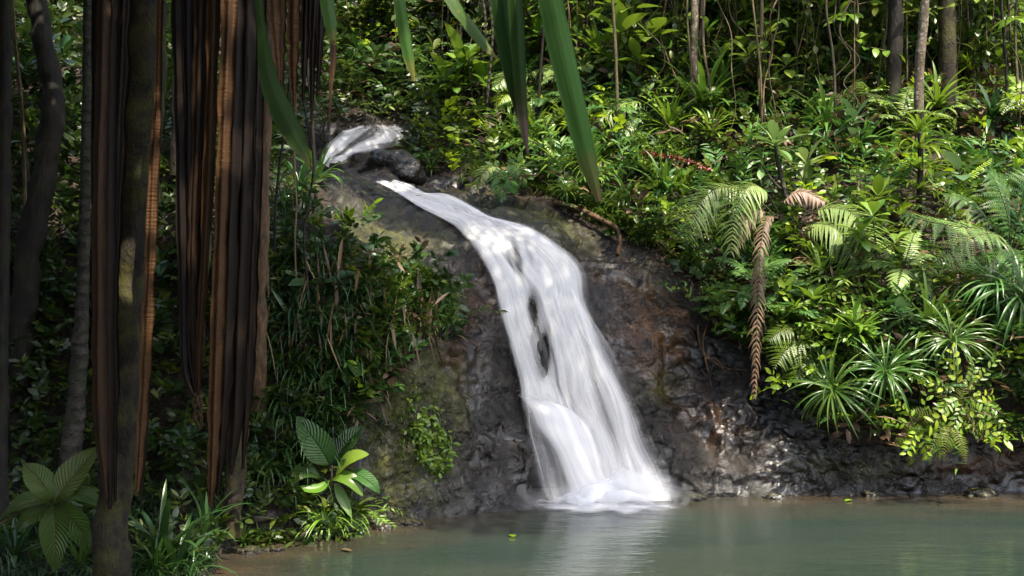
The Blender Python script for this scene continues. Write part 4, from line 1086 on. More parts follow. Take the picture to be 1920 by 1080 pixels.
M['leaf_over_yel'] = leaf_mat("leaf_over_yel", (0.035, 0.10, 0.006), (0.06, 0.14, 0.009), (0.13, 0.24, 0.01), 0.42, 0.4, stripe=0.7, spec=0.35, spots=0.9, spotcol=(0.22, 0.15, 0.02), tip=(1.08, (0.26, 0.2, 0.02)), vary=0.1, band=(0.2, 0.16, 0.015))
overleaf([(1085, -430, 2.95), (1030, -200, 2.85), (1030, -40, 2.8), (1048, 60, 2.8), (1068, 150, 2.8), (1088, 235, 2.8), (1106, 310, 2.8), (1124, 378, 2.8)], [30, 46, 56, 68, 60, 56, 46, 10], 'broad blade with torn brown tip', 0.22, mat='leaf_over_tip')
overleaf([(940, -450, 3.05), (925, -200, 3.0), (938, -30, 2.95), (952, 70, 2.95), (966, 150, 2.95), (978, 215, 2.95), (984, 270, 2.95)], [26, 44, 52, 54, 46, 26, 6], None, 0.2, mat='leaf_over_brown')
overleaf([(985, -450, 3.05), (965, -200, 2.95), (966, -30, 2.9), (971, 70, 2.9), (977, 160, 2.9), (981, 220, 2.9), (990, 288, 2.9)], [20, 30, 36, 36, 32, 26, 6], 'blade withered brown at its narrow end', 0.3, mat='leaf_over_brown')
overleaf([(760, -490, 3.15), (790, -150, 3.1), (845, -10, 3.05), (880, 42, 3.05), (908, 80, 3.05), (934, 112, 3.05)], [20, 30, 36, 36, 30, 4], None, 0.2, mat='leaf_over_yel', nref=(0.3, -0.8, 0.5))
overleaf([(700, -510, 3.2), (735, -150, 3.15), (748, -10, 3.1), (758, 60, 3.1), (767, 110, 3.1), (777, 152, 3.1)], [18, 24, 27, 30, 26, 6], None, 0.2, mat='leaf_over_yel')
overleaf([(560, -530, 3.3), (600, -150, 3.3), (612, -10, 3.3), (619, 40, 3.3), (625, 84, 3.3)], [18, 28, 34, 32, 14], 'blade with yellowing tip and withered end', 0.2, mat='leaf_over_yel')
overleaf([(625, 76, 3.3), (624, 120, 3.3), (620, 170, 3.3), (617, 235, 3.3)], [16, 14, 8, 3], None, 0.2, mat='dry_strap')
overleaf([(420, -545, 3.4), (470, -150, 3.4), (489, 40, 3.4), (503, 140, 3.4), (527, 205, 3.4), (556, 260, 3.4), (585, 318, 3.4)], [16, 18, 20, 44, 56, 48, 4], 'darkest blade angled down over the left bank', 0.15, mat='leaf_over')

vine = empty('hanging_root', P(555, 100, 7.0)); tag(vine, 'single thin pale root dangling in front of the ferny left bank', 'root')
m = MB(); tube(m, pxpath([(548, -420, 7.0), (550, 50, 7.0), (554, 200, 7.0), (552, 300, 7.0), (556, 380, 7.0), (553, 450, 7.0), (555, 522, 7.0)], 60) - np.array(vine.location), np.linspace(0.012, 0.005, 60), 6, 0.5, 0.2)
m.build('root', M['vine'], vine)

# ------------------------------------------------------------------ big-leaved plants of the near bank
def leafpath(mb, pts, w, nref, shape='ellip', ncol=9, fold=-0.12, tint=0.5, n=26):
    p = pxpath(pts, n)
    ww = w * p[:, 1].mean() / F * profile(shape, np.linspace(0, 1, n))
    ribbon(mb, p, ww, nref, ncol, 0.0, fold, tint)
def bigplant(name, label, base, leaves, stems, d0):
    root = empty(name, P(*base)); tag(root, label, 'plant')
    L0 = np.array(root.location)
    m = MB()
    for st, r in stems:
        tube(m, pxpath(st, 20) - L0, np.linspace(r, r * 0.6, 20), 6)
    m.build('stem', M['stem'], root)
    for pts, w, nref, mat, tint, shape in leaves:
        m = MB(); leafpath(m, pts, w, nref, shape, tint=tint)
        m.v = [v - L0 for v in m.v]
        m.build('leaf', M[mat], root)
    return root
bigplant('big_leaf_plant', 'sapling with big ribbed oval leaves in front of the pale ringed trunk', (100, 945, 5.9),  # upper leaves tinted lighter to paint the light they catch
    [([(102, 944, 5.9), (120, 915, 5.88), (148, 880, 5.9), (184, 838, 5.95)], 66, (-0.3, -1, 0.5), 'leaf_big', 0.9, 'ellip'),
     ([(98, 940, 5.9), (85, 915, 5.9), (66, 890, 5.95), (45, 870, 6.0)], 50, (0.3, -1, 0.5), 'leaf_big', 0.8, 'ellip'),
     ([(92, 942, 5.9), (70, 938, 5.8), (35, 948, 5.75), (2, 968, 5.75)], 50, (0, -0.5, 0.9), 'leaf_big', 0.25, 'ellip'),
     ([(104, 946, 5.9), (130, 930, 5.85), (160, 930, 5.8), (192, 950, 5.8)], 44, (0, -0.5, 0.9), 'leaf_big', 0.4, 'ellip'),
     ([(100, 948, 5.88), (102, 975, 5.8), (104, 1020, 5.78), (102, 1072, 5.8)], 56, (0, -1, 0.2), 'leaf_big', 0.1, 'ellip'),
     ([(104, 948, 5.9), (130, 970, 5.82), (155, 1000, 5.8), (168, 1040, 5.8)], 50, (-0.2, -0.9, 0.4), 'leaf_big', 0.15, 'ellip'),
     ([(96, 948, 5.9), (75, 958, 5.85), (50, 975, 5.8), (30, 990, 5.8)], 36, (0.1, -0.8, 0.6), 'leaf_big', 0.2, 'ellip'),
     ([(98, 944, 5.88), (88, 936, 5.84), (78, 934, 5.82), (66, 938, 5.8)], 26, (0, -0.9, 0.5), 'leaf_big', 0.5, 'ellip')],
    [([(-60, 1050, 5.7), (-10, 990, 5.8), (50, 957, 5.88), (100, 945, 5.9)], 0.010)], 5.9)
bigplant('big_leaf_plant', 'plant with dark corrugated leaves at the pool edge beside the mossy rock face', (622, 905, 8.05),
    [([(618, 872, 8.0), (606, 850, 7.98), (585, 820, 7.98), (556, 780, 8.02)], 58, (-0.1, -1, 0.35), 'leaf_bigdark', 0.75, 'ellip'),
     ([(628, 870, 8.05), (640, 845, 8.05), (660, 820, 8.06), (684, 798, 8.1)], 46, (-0.5, -0.8, 0.3), 'leaf_bigdark', 0.35, 'ellip'),
     ([(600, 895, 8.0), (580, 885, 7.95), (560, 890, 7.93), (538, 915, 7.93)], 40, (0, -0.6, 0.8), 'leaf_bigdark', 0.9, 'ellip'),
     ([(630, 890, 8.0), (650, 865, 7.96), (670, 855, 7.95), (692, 852, 7.95)], 32, (0, -0.7, 0.8), 'leaf_bright', 0.7, 'ellip'),
     ([(628, 905, 8.0), (640, 930, 7.95), (650, 950, 7.93), (660, 972, 7.93)], 20, (0.2, -1, 0.3), 'leaf_pale', 0.4, 'lance'),
     ([(622, 900, 8.0), (640, 895, 7.93), (662, 905, 7.9), (680, 930, 7.9)], 32, (0, -0.6, 0.8), 'leaf_bright', 0.3, 'ellip'),
     ([(618, 900, 8.0), (600, 915, 7.93), (580, 918, 7.9), (560, 912, 7.9)], 24, (0, -0.6, 0.8), 'leaf_bright', 0.4, 'ellip'),
     ([(640, 900, 8.0), (668, 890, 7.95), (695, 905, 7.92), (712, 925, 7.92)], 30, (0, -0.6, 0.8), 'leaf_bigdark', 0.8, 'ellip')],
    [([(615, 985, 8.05), (618, 940, 8.03), (622, 900, 8.0), (622, 872, 8.0)], 0.014), ([(622, 905, 8.03), (610, 900, 8.0), (600, 895, 8.0)], 0.006)], 8.0)

# ------------------------------------------------------------------ tree fern and large ferns on the sunny side
def fernthing(name, label, base, fronds, mats, trunk=None, cat='fern'):
    root = empty(name, P(*base)); tag(root, label, cat)
    L0 = np.array(root.location)
    if trunk:
        m = MB(); tube(m, pxpath(trunk[0], 20) - L0, np.linspace(trunk[1], trunk[1] * 0.8, 20), 10, 0.5, 0.2); m.build('trunk', M['bark_dark'], root)
    for pts, kw in fronds:
        kw = dict(kw); mat = kw.pop('mat', mats); lab = kw.pop('label', None)
        a, s_ = MB(), MB()
        frond(a, s_, pxpath(pts, 40) - L0, **kw)
        fr = a.build('frond', M[mat], root); s_.build('midrib', M['stem'], fr)
        if lab: fr['label'] = lab
    return root
PALM = dict(l0=0.34, npin=34, nref=(0, -0.7, 0.7), fwd=0.55, sag=0.9, w=0.026, prof='palm', start=0.22, tint=0.55, grav=0.5)
def pk(**k): d = dict(PALM); d.update(k); return d
fernthing('tree_fern', 'drooping pale tree fern with a long dead brown frond hanging over the rock', (1462, 430, 10.75),
  [([(1455, 405, 10.7), (1405, 362, 10.5), (1352, 352, 10.3), (1318, 374, 10.2), (1298, 410, 10.1), (1287, 446, 10.1)], pk(l0=0.33)),
   ([(1460, 400, 10.7), (1436, 360, 10.4), (1410, 348, 10.2), (1391, 368, 10.1), (1376, 412, 10.05), (1370, 474, 10.0)], pk(l0=0.34)),
   ([(1475, 425, 10.75), (1530, 395, 10.5), (1580, 392, 10.3), (1620, 422, 10.1), (1643, 480, 10.0), (1656, 552, 10.0)], pk(l0=0.40, npin=42)),
   ([(1475, 430, 10.7), (1520, 420, 10.4), (1560, 425, 10.2), (1590, 455, 10.1), (1612, 505, 10.0)], pk(l0=0.36)),
   ([(1465, 420, 10.7), (1450, 450, 10.5), (1452, 500, 10.4), (1456, 560, 10.35)], pk(l0=0.22, mat='fern', tint=0.1)),
   ([(1460, 410, 10.65), (1438, 410, 10.3), (1426, 470, 10.0), (1422, 550, 9.8), (1418, 650, 9.65), (1414, 745, 9.6)], pk(l0=0.19, npin=44, fwd=0.9, mat='fern_dead', label='long dead brown frond', w=0.024, start=0.1)),
   ([(1458, 408, 10.65), (1420, 395, 10.4), (1395, 420, 10.25), (1378, 470, 10.2)], pk(l0=0.18, mat='fern_dead', fwd=0.8)),
   ([(1462, 405, 10.7), (1480, 368, 10.45), (1510, 360, 10.35), (1545, 378, 10.3)], pk(l0=0.2, npin=24, mat='dead_pink', sag=1.4, label='withered pinkish frond', w=0.035))],
  'fern_pale', ([(1478, 560, 10.9), (1472, 500, 10.85), (1462, 430, 10.75), (1458, 402, 10.7)], 0.05), 'tree fern')
LACE = dict(l0=0.34, npin=22, nref=(0, -0.6, 0.8), fwd=0.5, sag=0.6, w=0.03, prof='fern', start=0.16, sub=13, tint=0.5, grav=0.35)
def lk(**k): d = dict(LACE); d.update(k); return d
fernthing('tree_fern', 'spreading lacy fern whose fronds reach out from the edge toward the tree fern', (1895, 470, 10.15),
  [([(1895, 468, 10.15), (1850, 432, 9.9), (1790, 424, 9.7), (1735, 414, 9.6), (1688, 402, 9.6)], lk(l0=0.36, mat='fern_pale')),
   ([(1895, 468, 10.15), (1870, 440, 9.9), (1830, 442, 9.7), (1785, 470, 9.6), (1755, 492, 9.55)], lk(l0=0.3, mat='fern_pale')),
   ([(1895, 466, 10.15), (1888, 400, 10.0), (1868, 345, 9.95), (1846, 312, 9.9)], lk(l0=0.3)),
   ([(1897, 466, 10.15), (1912, 400, 10.0), (1925, 345, 9.9), (1935, 320, 9.9)], lk(l0=0.3)),
   ([(1897, 468, 10.15), (1930, 440, 9.9), (1970, 440, 9.7), (2010, 470, 9.6)], lk(l0=0.3)),
   ([(1895, 470, 10.15), (1880, 470, 9.8), (1862, 490, 9.6), (1840, 520, 9.55)], lk(l0=0.26)),
   ([(1897, 470, 10.15), (1905, 470, 9.8), (1908, 500, 9.6), (1915, 540, 9.55)], lk(l0=0.26)),
   ([(1893, 470, 10.15), (1840, 400, 10.05), (1800, 370, 10.0), (1770, 365, 10.0)], lk(l0=0.24))],
  'fern', None, 'fern')
fernthing('fern_frond', 'narrow bright yellow-green frond slanting up over the lacy fern', (1755, 382, 10.3),
  [([(1755, 382, 10.3), (1790, 355, 10.2), (1822, 328, 10.1), (1860, 298, 10.1)], lk(l0=0.07, sub=0, npin=34, w=0.02, prof='palm', start=0.05, mat='leaf_yellow'))], 'leaf_yellow', None, 'fern')
fernthing('fern', 'yellow-brown fern drooping under the lacy fern', (1850, 505, 10.0),
  [([(1850, 505, 10.0), (1865, 520, 9.75), (1880, 555, 9.65), (1898, 622, 9.6)], lk(l0=0.24, mat='leaf_yellow', tint=0.0)),
   ([(1850, 505, 10.0), (1835, 520, 9.8), (1850, 560, 9.7), (1860, 590, 9.7)], lk(l0=0.2, mat='dry')),
   ([(1850, 505, 10.0), (1880, 510, 9.8), (1905, 530, 9.7), (1925, 570, 9.7)], lk(l0=0.22, mat='leaf_yellow', tint=0.1))], 'fern', None, 'fern')
fernthing('fern', 'pale two-fronded fern in the thicket above the red flower spike', (1240, 205, 13.0),
  [([(1245, 210, 13.0), (1195, 190, 12.7), (1150, 202, 12.5), (1122, 228, 12.4)], pk(l0=0.30, npin=26)),
   ([(1245, 215, 13.0), (1205, 212, 12.6), (1178, 238, 12.4), (1160, 268, 12.3)], pk(l0=0.28, npin=26)),
   ([(1245, 215, 13.0), (1270, 195, 12.7), (1310, 195, 12.5), (1340, 220, 12.4)], pk(l0=0.28, npin=26, mat='fern'))], 'fern_pale', None, 'fern')
fernthing('fern', 'small fern with two fronds drooping over the rock lip beside the white stream', (945, 322, 12.4),
  [([(940, 322, 12.4), (925, 312, 12.2), (905, 325, 12.05), (897, 355, 12.0)], lk(l0=0.14, sub=0, w=0.03, mat='fern_pale')),
   ([(942, 322, 12.4), (935, 320, 12.1), (938, 345, 11.95), (940, 378, 11.9)], lk(l0=0.17, sub=0, w=0.03, mat='fern')),
   ([(946, 322, 12.4), (960, 308, 12.2), (975, 320, 12.05), (982, 350, 12.0)], lk(l0=0.17, sub=0, w=0.03, mat='fern')),
   ([(944, 322, 12.4), (950, 325, 12.1), (958, 345, 11.95), (965, 362, 11.9)], lk(l0=0.13, sub=0, w=0.03))], 'fern', None, 'fern')
fernthing('fern', 'pale shuttlecock fern behind the pair of bright strap-leaved plants', (1000, 150, 14.5),
  [([(1005, 160, 14.5), (985, 135, 14.3), (955, 140, 14.1), (925, 165, 14)], lk(l0=0.3, sub=0, w=0.05, mat='fern_pale')),
   ([(1005, 160, 14.5), (1010, 130, 14.3), (1035, 130, 14.1), (1055, 150, 14)], lk(l0=0.3, sub=0, w=0.05, mat='fern_pale')),
   ([(1005, 160, 14.5), (975, 160, 14.2), (945, 180, 14.0), (930, 205, 14)], lk(l0=0.26, sub=0, w=0.05, mat='leaf_yellow')),
   ([(1005, 160, 14.5), (995, 165, 14.2), (985, 190, 14.0), (975, 215, 14)], lk(l0=0.26, sub=0, w=0.05, mat='fern'))], 'fern', None, 'fern')
fernthing('fern', 'bright fern fronds hanging beside the dead brown frond', (1430, 545, 10.5),
  [([(1430, 545, 10.5), (1405, 535, 10.3), (1380, 555, 10.2), (1366, 590, 10.15)], lk(l0=0.22, mat='fern', tint=1)),
   ([(1430, 550, 10.5), (1415, 560, 10.3), (1405, 590, 10.2), (1398, 625, 10.15)], lk(l0=0.2, mat='fern')),
   ([(1432, 550, 10.5), (1440, 560, 10.3), (1432, 610, 10.2), (1425, 660, 10.15)], lk(l0=0.16, mat='fern', tint=.2))], 'fern', None, 'fern')
fernthing('fern', 'green fern leaning out over the wet rock bulge', (1545, 640, 9.85),
  [([(1545, 640, 9.85), (1510, 635, 9.65), (1475, 655, 9.55), (1452, 690, 9.5)], lk(l0=0.24, mat='leaf_bright', tint=0.6)),
   ([(1545, 642, 9.85), (1525, 655, 9.65), (1505, 685, 9.55), (1490, 715, 9.5)], lk(l0=0.22, mat='leaf_bright', tint=0.4)),
   ([(1545, 642, 9.85), (1540, 660, 9.65), (1530, 685, 9.55), (1525, 712, 9.5)], lk(l0=0.18, mat='fern')),
   ([(1545, 638, 9.85), (1500, 615, 9.7), (1465, 620, 9.6), (1440, 640, 9.55)], lk(l0=0.2, mat='leaf_bright'))], 'fern', None, 'fern')

# ------------------------------------------------------------------ single plants that can be told apart
# kind, px, py (foot), size in px, label
PL = [
 ('rosette_bright', 935, 290, 88, 'bright strap-leaved rosette perched on the rock edge beside the small drooping fern', 0.3),
 ('rosette_bright', 1015, 280, 96, 'bigger bright rosette of narrow leaves behind the withered hanging blade', 0.3),
 ('rosette_bright', 1060, 345, 82, 'yellow-green strap tuft between the torn hanging blade and the mossy slab', 0.4),
 ('straps_hanging_bright', 1120, 350, 90, 'bright tuft of narrow leaves spilling onto the slab above the bent root', 0.5),
 ('straps_hanging', 1170, 395, 80, 'strap-leaved tuft hanging just above the bent root', 0.5),
 ('straps_hanging_bright', 1060, 390, 50, 'small grassy tuft at the upper edge of the mossy slab', 0.5),
 ('rosette', 1308, 230, 150, 'large rosette of long narrow leaves in front of the yellow mossy trunk', 0.35),
 ('rosette', 1345, 200, 110, 'upright narrow-leaved plant just upslope of the largest rosette', 0.2),
 ('rosette_dark', 1425, 225, 105, 'dark strap-leaved epiphyte with dry leaves under it, upslope of the pale woody shrub', 0.3),
 ('rosette', 1815, 130, 130, 'arching strap-leaved epiphyte beside the pale mottled trunk', 0.4),
 ('rosette', 1905, 120, 120, 'strap-leaved epiphyte above the curtain of dry roots at the edge of the view', 0.4),
 ('rosette_dark', 1850, 260, 95, 'glossy dark strap-leaved plant below the curtain of dry roots', 0.5),
 ('straps_hanging', 1590, 735, 119, 'dark green strap-leaved clump hanging over the undercut rock', 0.6),
 ('straps_hanging', 1650, 700, 110, 'strap-leaved clump between the dark hanging clump and the yellow-green fern', 0.6),
 ('straps_hanging', 1765, 665, 110, 'strap-leaved clump just above the yellow-green fern cluster', 0.6),
 ('straps_hanging', 1895, 610, 169, 'large dark mass of drooping strap leaves at the edge below the lacy fern', 0.6),
 ('straps_hanging', 1830, 600, 123, 'drooping strap-leaved plant below the yellow-brown fern', 0.6),
 ('fern_yellow', 1735, 755, 90, 'vivid yellow-green fern cluster hanging low over the water', 0.7),
 ('fern_yellow', 1700, 780, 62, 'lower and smaller part of the vivid yellow-green ferns over the undercut', 0.7),
 ('spray_yellow', 1738, 735, 85, 'lime green leafy clump draping down the rock above the vivid fern cluster', 0.7),
 ('spray_yellow', 1695, 760, 70, 'lime green leafy sprig hanging between the strap clumps and the vivid ferns', 0.7),
 ('spray_bright', 1790, 735, 75, 'bright green leafy clump beside the lime green one on the undercut', 0.7),
 ('spray_dark', 655, 212, 75, 'dark shrub leaning over the head of the upper cascade', 0.3),
 ('spray', 720, 205, 80, 'green shrub on the brow directly above the upper cascade', 0.3),
 ('fern_dark', 795, 262, 75, 'dark fern hanging beside the upper cascade above the round boulder', 0.4),
 ('whorl_dark', 600, 262, 70, 'dark broad-leaved shrub at the outer edge of the upper cascade', 0.3),
 ('fern_lacy', 1805, 745, 75, 'green fern next to the vivid yellow-green cluster', 0.7),
 ('fern_lacy', 1915, 735, 60, 'fern at the edge of the view low above the water', 0.7),
 ('whorl', 800, 190, 90, 'broad-leaved shrub between the upper cascade and the big-leaved shrub', 0.3),
 ('broad', 1330, 300, 62, 'grey-leaved plant above the tree fern fronds, beside the red flower spike', 0.3),
 ('whorl', 1725, 600, 70, 'shrub with drooping oval leaves below the lacy fern', 0.4),
 ('spray_bright', 1520, 590, 85, 'bright leafy shrub standing over the green fern', 0.5),
 ('spray_bright', 1580, 640, 85, 'sunlit leafy shrub beside the green fern on the overhang', 0.5),
 ('spray_lance', 1560, 560, 80, 'shrub with long pointed leaves below the longest tree fern frond', 0.5),
 ('spray_yellow', 1505, 505, 45, 'shrub with a few yellow leaves below the withered pinkish frond', 0.4),
 ('spray_yellow', 1490, 550, 42, 'small yellow-leaved shrub upslope of the bright leafy shrub', 0.5),
 ('spray_bright', 1660, 690, 70, 'leafy shrub hanging above the strap-leaved clumps', 0.6),
 ('spray_lance', 1690, 420, 70, 'pointed-leaved shrub below the tiered plant', 0.4),
 ('spray', 1740, 480, 80, 'shrub under the outstretched pale frond of the lacy fern', 0.5),
 ('spray_bright', 1210, 440, 55, 'low leafy shrub beside the bent root', 0.5),
 ('spray', 1270, 470, 70, 'leafy shrub overhanging the dark rock below the first pale frond', 0.5),
 ('broad_bright', 1205, 400, 55, 'bright oval-leaved plant above the bent root', 0.4),
 ('spray_bright', 1150, 300, 75, 'sunlit shrub behind the torn hanging blade', 0.4),
 ('broad_bright', 1130, 260, 80, 'sunlit broad-leaved plant upslope of the grassy tufts', 0.4),
 ('broad', 1040, 215, 75, 'shiny broad-leaved plant directly behind the bigger bright rosette', 0.4),
 ('fern', 790, 310, 60, 'small dark fern beside the round brown boulder', 0.4),
 ('spray', 830, 300, 60, 'low dark shrub on the bank upslope of the white stream', 0.4),
 ('rosette', 815, 325, 45, 'little grassy rosette at the water edge near the round boulder', 0.4),
 ('spray', 760, 220, 70, 'dark shrub overhanging the upper cascade', 0.4),
 ('whorl_dark', 690, 180, 80, 'dark broad-leaved shrub just above the upper cascade', 0.3),
 ('spray_dark', 600, 232, 55, 'dark leafy shrub at the side of the upper cascade', 0.4),
 ('rosette', 600, 345, 100, 'arching strap-leaved plant on the left bank above the moss-covered slab', 0.4),
 ('rosette_dark', 560, 370, 95, 'dark strap-leaved plant near the tip of the darkest hanging blade', 0.4),
 ('rosette', 640, 430, 60, 'small tufted plant on the moss-covered slab edge', 0.4),
 ('broad_dark', 640, 690, 95, 'broad dark leaves jutting from the middle of the left bank', 0.6),
 ('broad_dark', 600, 560, 90, 'dark broad-leaved plant among the grass of the left bank', 0.6),
 ('rosette_long', 560, 620, 100, 'long-bladed strap plant drooping down the left bank', 0.6),
 ('spray', 830, 560, 50, 'little overhanging shrub at the top corner of the left rock face', 0.6),
 ('spray_lance', 815, 590, 45, 'pointed-leaved sprig hanging over the hollow in the left rock face', 0.6),
 ('rosette_long', 300, 1062, 185, 'tall strap-leaved lily right of the leaning mossy trunk foot', 0.05),
 ('rosette_long', 335, 1075, 165, 'arching strap-leaved lily with pale blades nearest the water', 0.05),
 ('rosette', 290, 1085, 90, 'light green strap tuft at the very foot of the leaning mossy trunk', 0.05),
 ('rosette_long', 375, 1010, 120, 'dark strap-leaved plant under the widest dry leaf bundle', 0.1),
 ('rosette', 445, 1018, 50, 'small grassy tuft on the waterline below the half hidden trunk', 0.2),
 ('rosette', 480, 1020, 46, 'second small grassy tuft on the waterline toward the corrugated leaves', 0.2),
 ('rosette', 525, 1015, 44, 'third small grassy tuft on the waterline, nearest the corrugated leaves', 0.2),
 ('straps_hanging_bright', 600, 985, 100, 'light green strap clump under the dark corrugated leaves', 0.3),
 ('straps_hanging_bright', 645, 975, 85, 'yellowish strap clump at the water end of the corrugated plant', 0.3),
 ('spray_lance', 690, 965, 60, 'narrow-leaved sprig between the corrugated plant and the mossy rock face', 0.3),
 ('whorl_dark', 480, 930, 60, 'dark oval-leaved seedling beside the half hidden mossy trunk', 0.2),
 ('whorl_dark', 345, 900, 80, 'dark seedling between the two longest dry leaf bundles', 0.2),
 ('rosette_dark', 30, 1060, 110, 'dark strap leaves at the bottom corner under the big ribbed leaves', 0.1),
 ('rosette', 150, 1075, 90, 'light strap leaves between big ribbed leaves and leaning trunk', 0.1),
 ('spray_dark', 30, 660, 110, 'dark drooping shrub beside the straight outer trunk', 0.3),
 ('broad_dark', 20, 700, 120, 'broad dark leaves low beside the straight outer trunk', 0.3),
 ('whorl_dark', 90, 220, 120, 'shrub with grey-green leaves against the crooked dark trunk', 0.3),
 ('fern_dark', 100, 560, 110, 'dark fern under the crooked trunk', 0.4),
 ('broad_dark', 315, 520, 100, 'broad-leaved plant seen between the mossy trunk and the knotted bundle', 0.4),
 ('broad_dark', 300, 640, 80, 'dark leaves low between the mossy trunk and the knotted bundle', 0.4),
 ('spray_dark', 310, 400, 90, 'leafy shrub seen behind the mossy trunk above the pale dry strip', 0.4),
]
for kind, px, py, sz, lab, tl in PL:
    plant(kind, px, py, sz, lab, tl, out=0.5 if kind == 'fern_yellow' or py in (735, 760) and kind.startswith('spray') else 0.42 if (kind == 'straps_hanging' and py > 590) else None)

# stem of the woody shrub, the red flower spike and the roots on the rock
def simple(name, label, cat, pts, r, mat, lump=0.15, n=40, part='stem'):
    p = pxpath(pts, n); root_l = p[0].copy()
    m = MB(); tube(m, p - root_l, np.linspace(r[0], r[1], n), 8, 0.5, lump, 12)
    o = m.build(name, M[mat], None, root_l); tag(o, label, cat); return o
M['leaf_grey'] = leaf_mat("leaf_grey", (0.06, 0.12, 0.05), (0.13, 0.19, 0.09), (0.12, 0.2, 0.05), 0.36, 0.22)
def shrub_px(name, label, stem, r, heads, mat, shape='obov', asp=0.42, smat='stem', cat='shrub'):
    base = P(*stem[0]); root = empty(name, base); tag(root, label, cat)
    sb, mb = MB(), MB()
    sp = pxpath(stem, 30)
    tube(sb, sp - base, np.linspace(r, r * 0.6, 30), 7, 0.5, 0.12, 12)
    for px, py, d, lp, n in heads:
        c = P(px, py, d); q = sp[np.argmin(np.linalg.norm(sp - c, axis=1))]
        low = sp[max(0, int(np.argmin(np.linalg.norm(sp - c, axis=1))) - 8)]
        tube(sb, spline([low - base, (low + c) / 2 - base + (0, 0, -0.03), c - base], 10), np.linspace(r * 0.5, r * 0.3, 10), 5)
        az = np.arange(n) * 2.4 + U(0, 6); f = np.linspace(0, 1, n)
        dd, nn = polar(az, 1.15 - 1.3 * f + rng.normal(0, 0.15, n))
        L = lp * d / F * U(0.8, 1.15, n)
        blades(mb, c - base + dd * 0.02 - np.stack([0 * f, 0 * f, f * 0.04], -1), dd, nn, L, L * asp * U(0.85, 1.15, n), U(0.2, 0.8, n), 7, shape, 0.2, U(0, 1, n), 5, 1.2, 0.06)
    sb.build('stem', M[smat], root); mb.build('leaves', M[mat], root)
    return root
shrub_px('woody_shrub', 'woody shrub with a leaning bare stem topped by pale leaves above the tree fern', [(1490, 470, 10.9), (1484, 410, 10.8), (1470, 350, 10.8), (1458, 300, 10.85), (1454, 272, 10.9)], 0.032, [(1454, 270, 10.85, 50, 12), (1428, 308, 10.85, 32, 4)], 'leaf_pale', smat='bark_pale')
shrub_px('woody_shrub', 'smaller pale-leaved shrub right beside the leaning woody shrub', [(1500, 440, 10.95), (1502, 380, 10.9), (1510, 315, 10.9)], 0.014, [(1512, 306, 10.9, 46, 8), (1505, 335, 10.85, 38, 5)], 'leaf_pale')
shrub_px('broadleaf_shrub', 'grey-green shrub with long oval leaves between the pale woody shrub and the mottled trunk', [(1615, 405, 11.2), (1608, 320, 11.5), (1602, 240, 11.7)], 0.015, [(1600, 228, 11.65, 60, 9), (1608, 262, 11.6, 48, 5)], 'leaf_grey', 'ellip', 0.36)
shrub_px('broadleaf_shrub', 'tall bright shrub with large sunlit leaves in the upper thicket', [(1200, 235, 13.2), (1196, 150, 13.1), (1190, 60, 13.0), (1185, -30, 13.0)], 0.02, [(1186, 12, 12.9, 66, 9), (1162, 62, 12.8, 64, 8), (1218, 66, 12.9, 60, 8), (1196, 112, 12.8, 54, 7), (1150, 10, 12.9, 56, 7)], 'leaf_bright', 'ellip', 0.46)
shrub_px('broadleaf_shrub', 'big-leaved green shrub above the rock slab, behind the hanging blades', [(872, 235, 15.0), (870, 180, 14.9), (868, 125, 14.8)], 0.022, [(868, 122, 14.8, 74, 10), (834, 150, 14.8, 58, 8), (905, 152, 14.7, 54, 7)], 'leaf_bright', 'ellip', 0.4)
shrub_px('broadleaf_plant', 'plant with two large round shiny leaves beside the yellow-green slanting frond', [(1790, 400, 10.4), (1795, 360, 10.35), (1800, 325, 10.3)], 0.010, [(1800, 322, 10.3, 56, 4)], 'leaf_grey', 'ellip', 0.6, cat='plant')
shrub_px('broadleaf_plant', 'small bright broad-leaved plant behind the longest tree fern frond', [(1645, 450, 10.6), (1645, 405, 10.5), (1646, 370, 10.45)], 0.010, [(1646, 368, 10.45, 44, 9), (1625, 385, 10.4, 34, 5)], 'leaf_bright', 'ellip', 0.42, cat='plant')
for lab, px, py, d, lp, n, mt in (('glossy oval-leaved shrub under the longest tree fern frond', 1690, 590, 9.45, 46, 9, 'leaf_grey'), ('bright shrub at the brink over the drooping green fern', 1525, 560, 9.75, 42, 10, 'leaf_bright'), ('sunlit shrub with broad leaves hanging between fern and strap clumps', 1600, 600, 9.45, 44, 10, 'leaf_bright'), ('pale-leaved shrub hanging low above the dark strap clump', 1650, 665, 9.35, 40, 9, 'leaf_pale'), ('fresh green shrub right of the brown dead frond', 1475, 590, 9.9, 40, 9, 'leaf_bright')):
    l, nn_ = hit(px + 10, py + 25); lq = proj(l)
    shrub_px('broadleaf_shrub', lab, [(lq[0], lq[1], l[1] + 0.03), ((lq[0] + px) / 2, py + 22, (l[1] + d) / 2), (px, py, d)], 0.010, [(px, py, d, lp, n), (px - 28, py + 30, d + 0.02, lp * 0.8, n - 3), (px + 30, py + 26, d + 0.02, lp * 0.8, n - 3)], mt, 'ellip', 0.42)
tp = empty('tiered_plant', P(1722, 410, 10.7)); tag(tp, 'tiered plant with arching narrow leaves up a dark stem below the mottled trunk', 'plant')
sp = pxpath([(1722, 420, 10.7), (1724, 360, 10.65), (1726, 300, 10.65), (1724, 250, 10.65)], 30)
m = MB(); tube(m, sp - np.array(tp.location), np.linspace(0.035, 0.02, 30), 8, 0.5, 0.2); m.build('stem', M['bark_dark'], tp)
m = MB()
